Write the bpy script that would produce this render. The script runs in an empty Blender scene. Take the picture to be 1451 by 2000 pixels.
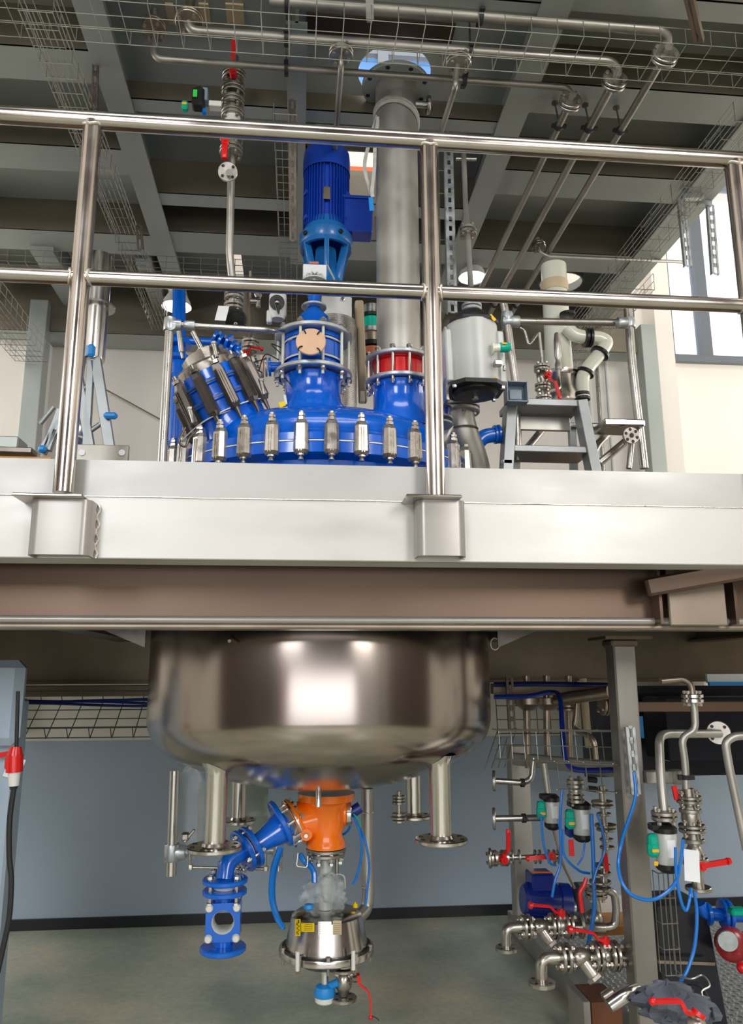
import bpy, math, random
from math import sin, cos, pi, radians as rad
from mathutils import Vector, Matrix
V = Vector
random.seed(4)
scn = bpy.context.scene
COL = scn.collection

# ---------------------------------------------------------------- camera
FPX = 1512.7
_pt, _yw, _rl = rad(11.865), rad(5.449), rad(0.185)
CAM = V((0, 0, 1.6))
_F = V((sin(_yw) * cos(_pt), cos(_yw) * cos(_pt), sin(_pt)))
_R = _F.cross(V((0, 0, 1))).normalized()
_U = _R.cross(_F)
_R, _U = _R * cos(_rl) - _U * sin(_rl), _U * cos(_rl) + _R * sin(_rl)
cd = bpy.data.cameras.new('camera')
cam = bpy.data.objects.new('camera', cd)
COL.objects.link(cam)
cam.matrix_world = Matrix((( _R.x, _U.x, -_F.x, CAM.x), (_R.y, _U.y, -_F.y, CAM.y), (_R.z, _U.z, -_F.z, CAM.z), (0, 0, 0, 1)))
cd.sensor_fit = 'VERTICAL'
cd.sensor_height = 36.0
cd.lens = 36.0 * FPX / 2000.0
cd.clip_start = 0.05
scn.camera = cam

# ---------------------------------------------------------------- exposure, sky, lights
scn.view_settings.view_transform = 'Standard'
scn.view_settings.look = 'None'
scn.view_settings.gamma = 1
scn.view_settings.use_curve_mapping = False
scn.view_settings.exposure = 0.08
try:
    scn.cycles.use_denoising = True
    scn.cycles.max_bounces = 7
    scn.cycles.diffuse_bounces = 4
    scn.cycles.glossy_bounces = 4
    scn.cycles.transmission_bounces = 5
    scn.cycles.transparent_max_bounces = 8
    scn.cycles.sample_clamp_indirect = 6
    scn.cycles.caustics_reflective = False
    scn.cycles.caustics_refractive = False
except Exception:
    pass

world = bpy.data.worlds.new('sky')
scn.world = world
world.use_nodes = True
wn, wl = world.node_tree.nodes, world.node_tree.links
wn.clear()
wo = wn.new('ShaderNodeOutputWorld')
wb = wn.new('ShaderNodeBackground')
wt = wn.new('ShaderNodeTexCoord')
ws = wn.new('ShaderNodeSeparateXYZ')
wr = wn.new('ShaderNodeValToRGB')
wl.new(wt.outputs['Generated'], ws.inputs[0])
wl.new(ws.outputs['Z'], wr.inputs[0])
wl.new(wr.outputs[0], wb.inputs[0])
wl.new(wb.outputs[0], wo.inputs[0])
wb.inputs[1].default_value = 1.0
wr.color_ramp.elements[0].position = 0.53
wr.color_ramp.elements[0].color = (1.6, 1.65, 1.8, 1)
wr.color_ramp.elements[1].position = 0.60
wr.color_ramp.elements[1].color = (0.03, 0.30, 0.85, 1)

def area(name, loc, rot, sx, sy, power, color=(1, 1, 1)):
    d = bpy.data.lights.new(name, 'AREA')
    d.shape = 'RECTANGLE'
    d.size, d.size_y = sx, sy
    d.energy = power
    d.color = color
    o = bpy.data.objects.new(name, d)
    COL.objects.link(o)
    o.location = loc
    o.rotation_euler = rot
    return o
# daylight through the openings of the hall behind the photographer (light faces +Y)
area('gate_daylight', (-0.1, -4.9, 1.30), (rad(90), 0, 0), 6.0, 1.5, 62, (1.0, 0.99, 0.97))
area('window_daylight_left', (-2.9, -4.9, 4.5), (rad(90), 0, 0), 2.0, 2.8, 220, (0.95, 0.98, 1.0))
area('window_daylight_right', (3.7, -4.9, 4.5), (rad(90), 0, 0), 2.0, 2.8, 240, (1.0, 0.97, 0.93))
area('rooflight_daylight', (0.5, -1.4, 8.6), (0, 0, 0), 6.0, 2.0, 240, (1.0, 0.99, 0.96))  # overhead fill, added for more ambient light in the hall
area('rooflight_daylight_rear', (0.5, 4.0, 8.6), (0, 0, 0), 6.0, 2.0, 170, (1.0, 0.97, 0.92))  # second added overhead fill, over the rear of the hall
# added side fill, unseen and without wall openings, brightening the mezzanine level
area('side_window_left', (-4.9, 4.2, 3.3), (rad(90), 0, rad(-90)), 2.4, 1.6, 60, (0.97, 0.98, 1.0))
area('side_window_right', (5.9, 4.0, 3.4), (rad(90), 0, rad(90)), 2.4, 1.6, 95, (1.0, 0.96, 0.9))

# ---------------------------------------------------------------- pixel helpers (photograph frame 1451 x 2000)
def _ray(x, y):
    return _F * FPX + _R * (x - 725.5) - _U * (y - 1000)
def P(x, y, Y):
    d = _ray(x, y)
    return CAM + d * (Y / d.y)
def Q(x, y, Z):
    d = _ray(x, y)
    return CAM + d * ((Z - 1.6) / d.z)
def mpp(p):
    return (p - CAM).dot(_F) / FPX

# ---------------------------------------------------------------- mesh builder
def frame(axis):
    z = V(axis).normalized()
    h = V((0, 0, 1)) if abs(z.z) < 0.9 else V((0, 1, 0))
    x = h.cross(z).normalized()
    y = z.cross(x)
    return x, y, z
def mat4(o, axis):
    x, y, z = frame(axis)
    return Matrix(((x.x, y.x, z.x, o[0]), (x.y, y.y, z.y, o[1]), (x.z, y.z, z.z, o[2]), (0, 0, 0, 1)))

class MB:
    def __init__(s, M=None):
        s.v = []; s.f = []; s.M = M
    def add(s, vs, fs):
        b = len(s.v)
        if s.M is not None:
            vs = [s.M @ V(p) for p in vs]
        s.v += [V(p) for p in vs]
        s.f += [tuple(i + b for i in f) for f in fs]
        return s
    def box(s, c, d, R=None, bev=0.0):
        hx, hy, hz = d[0] / 2, d[1] / 2, d[2] / 2
        c = V(c)
        if bev <= 0:
            vs = [V((x, y, z)) for x in (-hx, hx) for y in (-hy, hy) for z in (-hz, hz)]
            fs = [(0, 1, 3, 2), (4, 6, 7, 5), (0, 4, 5, 1), (2, 3, 7, 6), (0, 2, 6, 4), (1, 5, 7, 3)]
        else:
            b = min(bev, hx * .9, hy * .9, hz * .9)
            vs = []; idx = {}
            for i, x in enumerate((-1, 1)):
                for j, y in enumerate((-1, 1)):
                    for k, z in enumerate((-1, 1)):
                        for ax in range(3):
                            p = [x * (hx - b), y * (hy - b), z * (hz - b)]
                            p[ax] = (x * hx, y * hy, z * hz)[ax]
                            idx[(i, j, k, ax)] = len(vs); vs.append(V(p))
            fs = []
            for ax in range(3):
                for e in (0, 1):
                    o = [a for a in range(3) if a != ax]
                    q = []
                    for (u, w) in ((0, 0), (1, 0), (1, 1), (0, 1)):
                        k = [0, 0, 0]; k[ax] = e; k[o[0]] = u; k[o[1]] = w
                        q.append(idx[(k[0], k[1], k[2], ax)])
                    fs.append(tuple(q))
                o = [a for a in range(3) if a != ax]
                for u in (0, 1):
                    for w in (0, 1):
                        k0 = [0, 0, 0]; k0[o[0]] = u; k0[o[1]] = w
                        k1 = list(k0); k1[ax] = 1
                        fs.append((idx[(*k0, o[0])], idx[(*k1, o[0])], idx[(*k1, o[1])], idx[(*k0, o[1])]))
            for i in (0, 1):
                for j in (0, 1):
                    for k in (0, 1):
                        fs.append((idx[(i, j, k, 0)], idx[(i, j, k, 1)], idx[(i, j, k, 2)]))
        if R is not None:
            vs = [R @ p for p in vs]
        return s.add([c + p for p in vs], fs)
    def lathe(s, o, axis, prof, n=24, a0=0.0, a1=2 * pi, cap=True):
        # prof: (radius, height) list; revolve about axis at o
        x, y, z = frame(axis); o = V(o)
        full = abs(a1 - a0 - 2 * pi) < 1e-6
        m = n if full else n + 1
        vs = []; fs = []
        for (r, h) in prof:
            for k in range(m):
                a = a0 + (a1 - a0) * k / n
                vs.append(o + z * h + (x * cos(a) + y * sin(a)) * r)
        for i in range(len(prof) - 1):
            for k in range(n if full else n):
                k2 = (k + 1) % m if full else k + 1
                fs.append((i * m + k, i * m + k2, (i + 1) * m + k2, (i + 1) * m + k))
        if cap and full:
            if prof[0][0] > 1e-5 and prof[0] != prof[-1]:
                fs.append(tuple(range(m - 1, -1, -1)))
            if prof[-1][0] > 1e-5 and prof[0] != prof[-1]:
                fs.append(tuple((len(prof) - 1) * m + k for k in range(m)))
        return s.add(vs, fs)
    def cyl(s, p0, p1, r, r1=None, n=16):
        p0, p1 = V(p0), V(p1)
        L = (p1 - p0).length
        if L < 1e-7: return s
        return s.lathe(p0, p1 - p0, [(r, 0), (r if r1 is None else r1, L)], n)
    def disc(s, c, axis, r, t, n=28, ch=0.12, hole=0.0):
        e = min(t * .2, r * .05)
        if hole > 0:
            pr = [(hole, -t / 2), (r - e, -t / 2), (r, -t / 2 + e), (r, t / 2 - e), (r - e, t / 2), (hole, t / 2), (hole, -t / 2)]
            return s.lathe(c, axis, pr, n, cap=False)
        return s.lathe(c, axis, [(r - e, -t / 2), (r, -t / 2 + e), (r, t / 2 - e), (r - e, t / 2)], n)
    def tube(s, pts, r, n=10, closed=False):
        pts = [V(p) for p in pts]
        pp = [pts[0]]
        for p in pts[1:]:
            if (p - pp[-1]).length > 1e-6: pp.append(p)
        pts = pp
        N = len(pts)
        if N < 2: return s
        T = []
        for i in range(N):
            if closed: t = pts[(i + 1) % N] - pts[i - 1]
            else: t = pts[min(i + 1, N - 1)] - pts[max(i - 1, 0)]
            T.append(t.normalized())
        x, _, _ = frame(T[0])
        vs = []; fs = []
        rr = r if isinstance(r, (list, tuple)) else [r] * N
        for i in range(N):
            x = (x - T[i] * x.dot(T[i])).normalized()
            y = T[i].cross(x)
            for k in range(n):
                a = 2 * pi * k / n
                vs.append(pts[i] + (x * cos(a) + y * sin(a)) * rr[i])
        for i in range(N if closed else N - 1):
            j = (i + 1) % N
            for k in range(n):
                k2 = (k + 1) % n
                fs.append((i * n + k, i * n + k2, j * n + k2, j * n + k))
        if not closed:
            fs.append(tuple(range(n - 1, -1, -1)))
            fs.append(tuple((N - 1) * n + k for k in range(n)))
        return s.add(vs, fs)
    def sphere(s, c, r, n=16, sc=(1, 1, 1)):
        m = n // 2; c = V(c); vs = []; fs = []
        for i in range(1, m):
            t = pi * i / m
            for k in range(n):
                a = 2 * pi * k / n
                vs.append(c + V((r * sc[0] * sin(t) * cos(a), r * sc[1] * sin(t) * sin(a), r * sc[2] * cos(t))))
        vs.append(c + V((0, 0, r * sc[2]))); vs.append(c - V((0, 0, r * sc[2])))
        top, bot = len(vs) - 2, len(vs) - 1
        for i in range(m - 2):
            for k in range(n):
                k2 = (k + 1) % n
                fs.append((i * n + k, (i + 1) * n + k, (i + 1) * n + k2, i * n + k2))
        for k in range(n):
            k2 = (k + 1) % n
            fs.append((top, k, k2)); fs.append((bot, (m - 2) * n + k2, (m - 2) * n + k))
        return s.add(vs, fs)
    def prism(s, poly, M, t):
        # poly: 2D points in local XY, extruded along local Z from -t/2 to t/2
        n = len(poly)
        vs = [M @ V((p[0], p[1], -t / 2)) for p in poly] + [M @ V((p[0], p[1], t / 2)) for p in poly]
        fs = [tuple(range(n - 1, -1, -1)), tuple(range(n, 2 * n))] + [(i, (i + 1) % n, n + (i + 1) % n, n + i) for i in range(n)]
        return s.add(vs, fs)
    def hexa(s, p, axis, r, h):
        return s.lathe(p, axis, [(r, 0), (r, h * .85), (r * .85, h)], 6)
    def beam(s, p0, p1, w, h, up=(0, 0, 1), bev=0.0):
        # rectangular bar from p0 to p1, h along up, w sideways
        p0, p1 = V(p0), V(p1)
        y = (p1 - p0); L = y.length; y.normalize()
        x = y.cross(V(up)).normalized(); z = x.cross(y)
        R = Matrix(((x.x, y.x, z.x), (x.y, y.y, z.y), (x.z, y.z, z.z)))
        return s.box((p0 + p1) / 2, (w, L, h), R, bev)

def bend(pts, rad_, n=6):
    pts = [V(p) for p in pts]
    out = [pts[0]]
    for i in range(1, len(pts) - 1):
        a, b, c = pts[i - 1], pts[i], pts[i + 1]
        u, w = (a - b), (c - b)
        d = min(rad_, u.length * .48, w.length * .48)
        u.normalize(); w.normalize()
        if u.dot(w) < -0.999:
            out.append(b); continue
        p0, p2 = b + u * d, b + w * d
        for k in range(n + 1):
            t = k / n
            out.append(p0 * (1 - t) ** 2 + b * 2 * t * (1 - t) + p2 * t * t)
    out.append(pts[-1])
    return out
def spline(pts, n=8):
    pts = [V(p) for p in pts]
    P_ = [pts[0] * 2 - pts[1]] + pts + [pts[-1] * 2 - pts[-2]]
    out = []
    for i in range(1, len(P_) - 2):
        a, b, c, d = P_[i - 1:i + 3]
        for k in range(n):
            t = k / n
            out.append(0.5 * ((2 * b) + (c - a) * t + (2 * a - 5 * b + 4 * c - d) * t * t + (3 * b - a - 3 * c + d) * t ** 3))
    out.append(pts[-1])
    return out

# ---------------------------------------------------------------- objects
WM = {}
def tag(o, label, cat, group=None):
    o['label'] = label
    if cat: o['category'] = cat
    if group: o['group'] = group
    return o
def thing(name, label, cat, loc=(0, 0, 0), group=None, M=None):
    o = bpy.data.objects.new(name, None)
    COL.objects.link(o)
    o.empty_display_size = 0.05
    m = M if M is not None else Matrix.Translation(V(loc))
    o.matrix_world = m
    WM[o.name] = m
    return tag(o, label, cat, group)
def ob(name, mb, mat, parent=None, label=None, cat=None, group=None, kind=None, ang=38):
    me = bpy.data.meshes.new(name)
    if parent is not None:
        inv = WM[parent.name].inverted()
        vs = [inv @ p for p in mb.v]
        W = WM[parent.name]
        loc = None
    else:
        xs = [p.x for p in mb.v]; ys = [p.y for p in mb.v]; zs = [p.z for p in mb.v]
        loc = V(((min(xs) + max(xs)) / 2, (min(ys) + max(ys)) / 2, min(zs)))
        vs = [p - loc for p in mb.v]
        W = Matrix.Translation(loc)
    me.from_pydata([tuple(p) for p in vs], [], mb.f)
    me.materials.append(MT[mat] if isinstance(mat, str) else mat)
    me.polygons.foreach_set('use_smooth', [True] * len(me.polygons))
    me.set_sharp_from_angle(angle=rad(ang))
    me.update()
    o = bpy.data.objects.new(name, me)
    COL.objects.link(o)
    WM[o.name] = W
    if parent is not None:
        o.parent = parent
    else:
        o.location = loc
    if label: o['label'] = label
    if cat: o['category'] = cat
    if group: o['group'] = group
    if kind: o['kind'] = kind
    return o
def copy_tree(o, M=None, parent=None, label=None):
    c = o.copy(); COL.objects.link(c)
    if parent is not None: c.parent = parent
    if M is not None: c.matrix_world = M
    if label: c['label'] = label
    WM[c.name] = M if M is not None else WM.get(o.name)
    for ch in list(o.children):
        copy_tree(ch, None, c)
    return c
def struct(name, mb, mat, ang=30):
    return ob(name, mb, mat, kind='structure', ang=ang)

# ---------------------------------------------------------------- materials
MT = {}
def mat(name, col, rough=0.5, metal=0.0, var=0.0, vscale=8.0, bump=0.0, bscale=60.0, coat=0.0, stretch=(1, 1, 1), rvar=0.0, col2=None, trans=0.0, alpha=1.0, spec=0.5, ior=1.45):
    m = bpy.data.materials.new(name); m.use_nodes = True
    nt = m.node_tree; N, L = nt.nodes, nt.links
    b = N['Principled BSDF']
    b.inputs['Base Color'].default_value = (*col, 1)
    b.inputs['Roughness'].default_value = rough
    b.inputs['Metallic'].default_value = metal
    b.inputs['IOR'].default_value = ior
    if coat: b.inputs['Coat Weight'].default_value = coat; b.inputs['Coat Roughness'].default_value = 0.08
    if trans: b.inputs['Transmission Weight'].default_value = trans
    if alpha < 1: b.inputs['Alpha'].default_value = alpha
    tc = N.new('ShaderNodeTexCoord'); mp = N.new('ShaderNodeMapping')
    geo = N.new('ShaderNodeNewGeometry')
    mp.inputs['Scale'].default_value = stretch
    L.new(geo.outputs['Position'], mp.inputs[0])
    nz = N.new('ShaderNodeTexNoise'); nz.inputs['Scale'].default_value = vscale; nz.inputs['Detail'].default_value = 5
    L.new(mp.outputs[0], nz.inputs['Vector'])
    if var > 0 or col2:
        r = N.new('ShaderNodeValToRGB')
        r.color_ramp.elements[0].position = 0.33; r.color_ramp.elements[1].position = 0.67
        c2 = col2 if col2 else tuple(min(1, c * (1 + var)) for c in col)
        c1 = tuple(c * (1 - var) for c in col)
        r.color_ramp.elements[0].color = (*c1, 1); r.color_ramp.elements[1].color = (*c2, 1)
        L.new(nz.outputs[0], r.inputs[0]); L.new(r.outputs[0], b.inputs['Base Color'])
    if rvar > 0:
        mr = N.new('ShaderNodeMapRange')
        mr.inputs['From Min'].default_value = 0.3; mr.inputs['From Max'].default_value = 0.7
        mr.inputs['To Min'].default_value = max(0.02, rough - rvar); mr.inputs['To Max'].default_value = min(1, rough + rvar)
        L.new(nz.outputs[0], mr.inputs[0]); L.new(mr.outputs[0], b.inputs['Roughness'])
    if bump > 0:
        n2 = N.new('ShaderNodeTexNoise'); n2.inputs['Scale'].default_value = bscale; n2.inputs['Detail'].default_value = 3
        L.new(mp.outputs[0], n2.inputs['Vector'])
        bp = N.new('ShaderNodeBump'); bp.inputs['Strength'].default_value = bump; bp.inputs['Distance'].default_value = 0.004
        L.new(n2.outputs[0], bp.inputs['Height']); L.new(bp.outputs[0], b.inputs['Normal'])
    MT[name] = m
    return m
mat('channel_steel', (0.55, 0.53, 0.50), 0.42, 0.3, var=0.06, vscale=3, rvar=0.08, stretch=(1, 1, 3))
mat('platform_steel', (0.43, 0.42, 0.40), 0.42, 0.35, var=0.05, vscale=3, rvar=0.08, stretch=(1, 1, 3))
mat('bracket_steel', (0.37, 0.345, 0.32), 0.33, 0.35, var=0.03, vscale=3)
mat('beam_steel', (0.15, 0.10, 0.072), 0.34, 0.7, var=0.15, vscale=1.6, rvar=0.06, stretch=(.6, 1, 2))
mat('dark_beam_steel', (0.16, 0.125, 0.085), 0.42, 0.6, var=0.2, vscale=2)
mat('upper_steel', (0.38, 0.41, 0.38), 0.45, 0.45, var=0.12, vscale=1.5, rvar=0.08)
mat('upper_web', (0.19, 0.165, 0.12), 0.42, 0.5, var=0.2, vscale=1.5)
mat('rail_steel', (0.50, 0.45, 0.41), 0.2, 1.0, var=0.08, vscale=6, rvar=0.06, stretch=(1, 1, 1))
mat('weld', (0.72, 0.66, 0.58), 0.4, 0.9, var=0.2, vscale=60, bump=0.6, bscale=120)
mat('vessel_steel', (0.39, 0.34, 0.305), 0.2, 1.0, var=0.10, vscale=2.2, rvar=0.05, stretch=(1, 1, .25), bump=0.04, bscale=3)
mat('nozzle_steel', (0.64, 0.60, 0.56), 0.2, 1.0, var=0.05, vscale=8, rvar=0.05)
mat('pipe_steel', (0.45, 0.43, 0.40), 0.3, 0.95, var=0.1, vscale=14, rvar=0.08)
mat('dull_pipe_steel', (0.44, 0.42, 0.385), 0.42, 0.75, var=0.12, vscale=6, rvar=0.1)
mat('header_steel', (0.29, 0.27, 0.235), 0.42, 0.75, var=0.2, vscale=5, rvar=0.1)
mat('dark_pipe_steel', (0.33, 0.27, 0.21), 0.35, 0.85, var=0.2, vscale=10)
mat('valve_steel', (0.42, 0.39, 0.345), 0.3, 0.9, var=0.15, vscale=20, rvar=0.1)
mat('clamp_steel', (0.50, 0.46, 0.41), 0.3, 0.85, var=0.1, vscale=30, rvar=0.08)
mat('dark_clamp_steel', (0.14, 0.12, 0.105), 0.34, 0.8, var=0.15, vscale=20)
mat('bright_steel', (0.78, 0.77, 0.74), 0.18, 1.0)
mat('galvanised', (0.47, 0.50, 0.51), 0.35, 0.7, var=0.15, vscale=25, rvar=0.1)
mat('wire', (0.42, 0.41, 0.37), 0.3, 0.85)
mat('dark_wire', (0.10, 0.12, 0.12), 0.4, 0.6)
mat('hatch_brown', (0.05, 0.025, 0.016), 0.5)
mat('rust_strut', (0.12, 0.095, 0.075), 0.5, 0.6, var=0.3, vscale=20)
mat('aluminium', (0.31, 0.325, 0.325), 0.42, 0.6, var=0.06, vscale=10)
mat('blue_enamel', (0.0, 0.12, 0.66), 0.2, 0.0, coat=0.6, bump=0.15, bscale=14)
mat('blue_paint', (0.0, 0.13, 0.66), 0.25, 0.0, coat=0.5)
mat('motor_blue', (0.005, 0.05, 0.42), 0.38, 0.0, coat=0.2)
mat('gear_blue', (0.01, 0.14, 0.42), 0.35, 0.0, coat=0.3)
mat('dark_blue', (0.005, 0.02, 0.22), 0.3, 0.0, coat=0.4)
mat('sky_blue', (0.02, 0.27, 0.72), 0.4)
mat('hose_blue', (0.0, 0.17, 0.62), 0.25, 0.0, coat=0.4)
mat('cable_blue', (0.0, 0.01, 0.10), 0.4)
mat('orange_enamel', (0.98, 0.19, 0.003), 0.2, 0.0, coat=0.7, bump=0.12, bscale=14)
mat('end_steel', (0.30, 0.24, 0.19), 0.32, 0.6, var=0.15, vscale=5)
mat('post_steel', (0.31, 0.285, 0.26), 0.36, 0.65, var=0.15, vscale=2, stretch=(2, 2, .3))
mat('dark_red', (0.30, 0.008, 0.012), 0.3, 0.0, coat=0.3)
mat('red_paint', (0.72, 0.01, 0.012), 0.3, 0.0, coat=0.3)
mat('crane_orange', (0.85, 0.13, 0.02), 0.4)
mat('green_plastic', (0.0, 0.40, 0.27), 0.3)
mat('lime_screen', (0.05, 0.62, 0.08), 0.4)
mat('yellow', (0.90, 0.62, 0.0), 0.4)
mat('amber', (0.85, 0.45, 0.02), 0.4)
mat('black', (0.012, 0.012, 0.013), 0.35)
mat('rubber', (0.02, 0.02, 0.022), 0.6)
mat('dark_glass', (0.02, 0.022, 0.03), 0.15)
mat('white_plastic', (0.76, 0.75, 0.71), 0.4)
mat('paper', (0.82, 0.83, 0.85), 0.7)
mat('grey_plastic', (0.22, 0.28, 0.34), 0.4)
mat('actuator_grey', (0.55, 0.56, 0.54), 0.35, 0.15, var=0.02)
mat('ivory', (0.70, 0.70, 0.58), 0.25, 0.0, coat=0.4)
mat('cream_insulation', (0.60, 0.47, 0.30), 0.6)
mat('wood', (0.62, 0.38, 0.20), 0.6, var=0.1, vscale=20, stretch=(1, 1, 8))
mat('plywood', (0.50, 0.24, 0.07), 0.5, var=0.15, vscale=10)
mat('wood_disc', (0.72, 0.46, 0.30), 0.6, var=0.05, vscale=20)
mat('brown_board', (0.16, 0.06, 0.03), 0.5, var=0.3, vscale=5)
mat('gasket_white', (0.75, 0.78, 0.76), 0.4)
mat('dark_fabric', (0.11, 0.12, 0.15), 0.8, var=0.3, vscale=10)
mat('strap', (0.50, 0.49, 0.45), 0.8, var=0.15, vscale=30)
mat('beige_wall', (0.80, 0.75, 0.67), 0.7, var=0.02, vscale=2)
mat('wainscot', (0.37, 0.45, 0.55), 0.38, var=0.05, vscale=1.2)
mat('skirting', (0.012, 0.013, 0.016), 0.4)
mat('window_frame', (0.16, 0.18, 0.20), 0.4, 0.2)
mat('roof', (0.55, 0.53, 0.48), 0.7)
mat('checker_plate', (0.42, 0.42, 0.40), 0.35, 0.7)
mat('hall_dark', (0.055, 0.035, 0.025), 0.6)
mat('terracotta', (0.60, 0.18, 0.08), 0.6)
def glassy(name, col, alpha):
    m = bpy.data.materials.new(name); m.use_nodes = True
    N, L = m.node_tree.nodes, m.node_tree.links
    b = N['Principled BSDF']
    b.inputs['Base Color'].default_value = (*col, 1); b.inputs['Roughness'].default_value = 0.05
    b.inputs['Alpha'].default_value = alpha
    MT[name] = m
glassy('window_glass', (0.9, 0.95, 1.0), 0.08)
glassy('clear_film', (0.75, 0.8, 0.8), 0.2)
glassy('film_green', (0.33, 0.37, 0.28), 0.6)
# floor: glossy green-grey concrete with soft blotches
def floor_mat():
    m = bpy.data.materials.new('floor_concrete'); m.use_nodes = True
    N, L = m.node_tree.nodes, m.node_tree.links
    b = N['Principled BSDF']
    tc = N.new('ShaderNodeNewGeometry')
    n1 = N.new('ShaderNodeTexNoise'); n1.inputs['Scale'].default_value = 1.3; n1.inputs['Detail'].default_value = 8; n1.inputs['Roughness'].default_value = .6
    L.new(tc.outputs['Position'], n1.inputs['Vector'])
    r = N.new('ShaderNodeValToRGB')
    e = r.color_ramp.elements
    e[0].position = .38; e[0].color = (0.31, 0.36, 0.275, 1)
    e[1].position = .66; e[1].color = (0.62, 0.54, 0.38, 1)
    x = e.new(.5); x.color = (0.44, 0.455, 0.35, 1)
    L.new(n1.outputs[0], r.inputs[0])
    n2 = N.new('ShaderNodeTexNoise'); n2.inputs['Scale'].default_value = 30; n2.inputs['Detail'].default_value = 6
    L.new(tc.outputs['Position'], n2.inputs['Vector'])
    mx = N.new('ShaderNodeMixRGB'); mx.blend_type = 'OVERLAY'; mx.inputs[0].default_value = .25
    L.new(r.outputs[0], mx.inputs[1]); L.new(n2.outputs[0], mx.inputs[2])
    L.new(mx.outputs[0], b.inputs['Base Color'])
    b.inputs['Roughness'].default_value = .32
    bp = N.new('ShaderNodeBump'); bp.inputs['Strength'].default_value = .08; bp.inputs['Distance'].default_value = .003
    L.new(n2.outputs[0], bp.inputs['Height']); L.new(bp.outputs[0], b.inputs['Normal'])
    MT['floor_concrete'] = m
floor_mat()
# ================================================================ ROOM SHELL
WY = 5.617
def panel_holes(mb, axis_y, xs, zs, holes, t):
    # wall in XZ plane at y=axis_y.. +t, grid cells minus holes
    xe = sorted(set(xs + [h[0] for h in holes] + [h[1] for h in holes]))
    ze = sorted(set(zs + [h[2] for h in holes] + [h[3] for h in holes]))
    for i in range(len(xe) - 1):
        for j in range(len(ze) - 1):
            cx, cz = (xe[i] + xe[i + 1]) / 2, (ze[j] + ze[j + 1]) / 2
            if any(h[0] < cx < h[1] and h[2] < cz < h[3] for h in holes): continue
            mb.box((cx, axis_y + t / 2, cz), (xe[i + 1] - xe[i], t, ze[j + 1] - ze[j]))
    return mb
struct('floor', MB().box((0.5, .4, -.1), (11.4, 12.0, .2)), 'floor_concrete')
wins = [(2.97, 5.4, 4.09, 5.75), (-3.9, -2.02, 4.09, 5.0), (-0.6, 1.9, 6.05, 7.6)]
struct('wall_back', panel_holes(MB(), WY, [-5, 6], [1.168, 9], wins, .3), 'beige_wall')
ob('trim_1', MB().box((.5, WY + .15, .584), (11, .31, 1.168)), 'wainscot', kind='structure')
struct('baseboard_back', MB().box((.5, WY - .008, .033), (11, .03, .066)), 'skirting')
struct('wall_left', panel_holes(MB(Matrix.Rotation(rad(90), 4, 'Z')), 5.0, [-5.2, 6.2], [0, 9], [], .2), 'beige_wall')
struct('wall_right', MB().box((6.1, .4, 4.5), (.2, 12, 9)), 'beige_wall')
struct('wall_front', panel_holes(MB(), -5.3, [-5, 6], [0, 9], [(-3.1, 2.9, .55, 2.05), (-3.9, -1.9, 3.8, 6.0), (2.7, 4.7, 3.8, 6.0)], .2), 'hall_dark')
struct('door_1', MB().box((-3.4, -5.06, 1.6), (.5, .05, 3.2)), 'terracotta')
struct('door_2', MB().box((4.3, -5.06, 1.5), (2.6, .05, 3.0)), 'paper')
struct('trim_5', MB().box((-4.97, -2.0, 2.2), (.06, 5.8, 4.4)), 'hall_dark')  # unseen dark panel added to darken the vessel's reflections
struct('trim_6', MB().box((5.97, -1.6, 2.2), (.06, 5.0, 4.4)), 'hall_dark')  # its unseen counterpart on the right, also added for the reflections
rf = MB()
rf.box((.5, -3.8, 9.1), (11.4, 2.8, .2)); rf.box((.5, 1.3, 9.1), (11.4, 3.4, .2)); rf.box((.5, 5.6, 9.1), (11.4, 1.2, .2))
rf.box((-3.85, .5, 9.1), (2.7, 9, .2)); rf.box((4.85, .5, 9.1), (2.7, 9, .2))
struct('ceiling', rf, 'roof')
def window(n, x0, x1, z0, z1, mull):
    f = MB()
    w = .05
    f.box(((x0 + x1) / 2, WY + .06, z0 + w / 2), (x1 - x0, .1, w)); f.box(((x0 + x1) / 2, WY + .06, z1 - w / 2), (x1 - x0, .1, w))
    f.box((x0 + w / 2, WY + .06, (z0 + z1) / 2), (w, .1, z1 - z0)); f.box((x1 - w / 2, WY + .06, (z0 + z1) / 2), (w, .1, z1 - z0))
    f.box(((x0 + x1) / 2, WY - .015, z0 - .01), (x1 - x0 + .06, .07, .05))
    for m in mull: f.box((m, WY + .06, (z0 + z1) / 2), (.09, .09, z1 - z0))
    if n == 3: f.box(((x0 + x1) / 2, WY + .06, (z0 + z1) / 2), (x1 - x0, .06, .05))
    o = struct('window_%d' % n, f, 'window_frame')
    ob('pane', MB().box(((x0 + x1) / 2, WY + .08, (z0 + z1) / 2), (x1 - x0, .008, z1 - z0)), 'window_glass', o)
window(1, 2.97, 5.4, 4.09, 5.75, [3.30, 4.4])
window(2, -3.9, -2.02, 4.09, 5.0, [-3.0])
window(3, -0.6, 1.9, 6.05, 7.6, [.05, .65, 1.25])
# long cable duct / rail along the back wall under the upper platform
struct('trim_2', MB().box((-.4, WY - .06, 4.03), (3.2, .12, .05), None, .01).box((-.4, WY - .03, 4.1), (3.2, .06, .16)), 'upper_steel')

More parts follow.
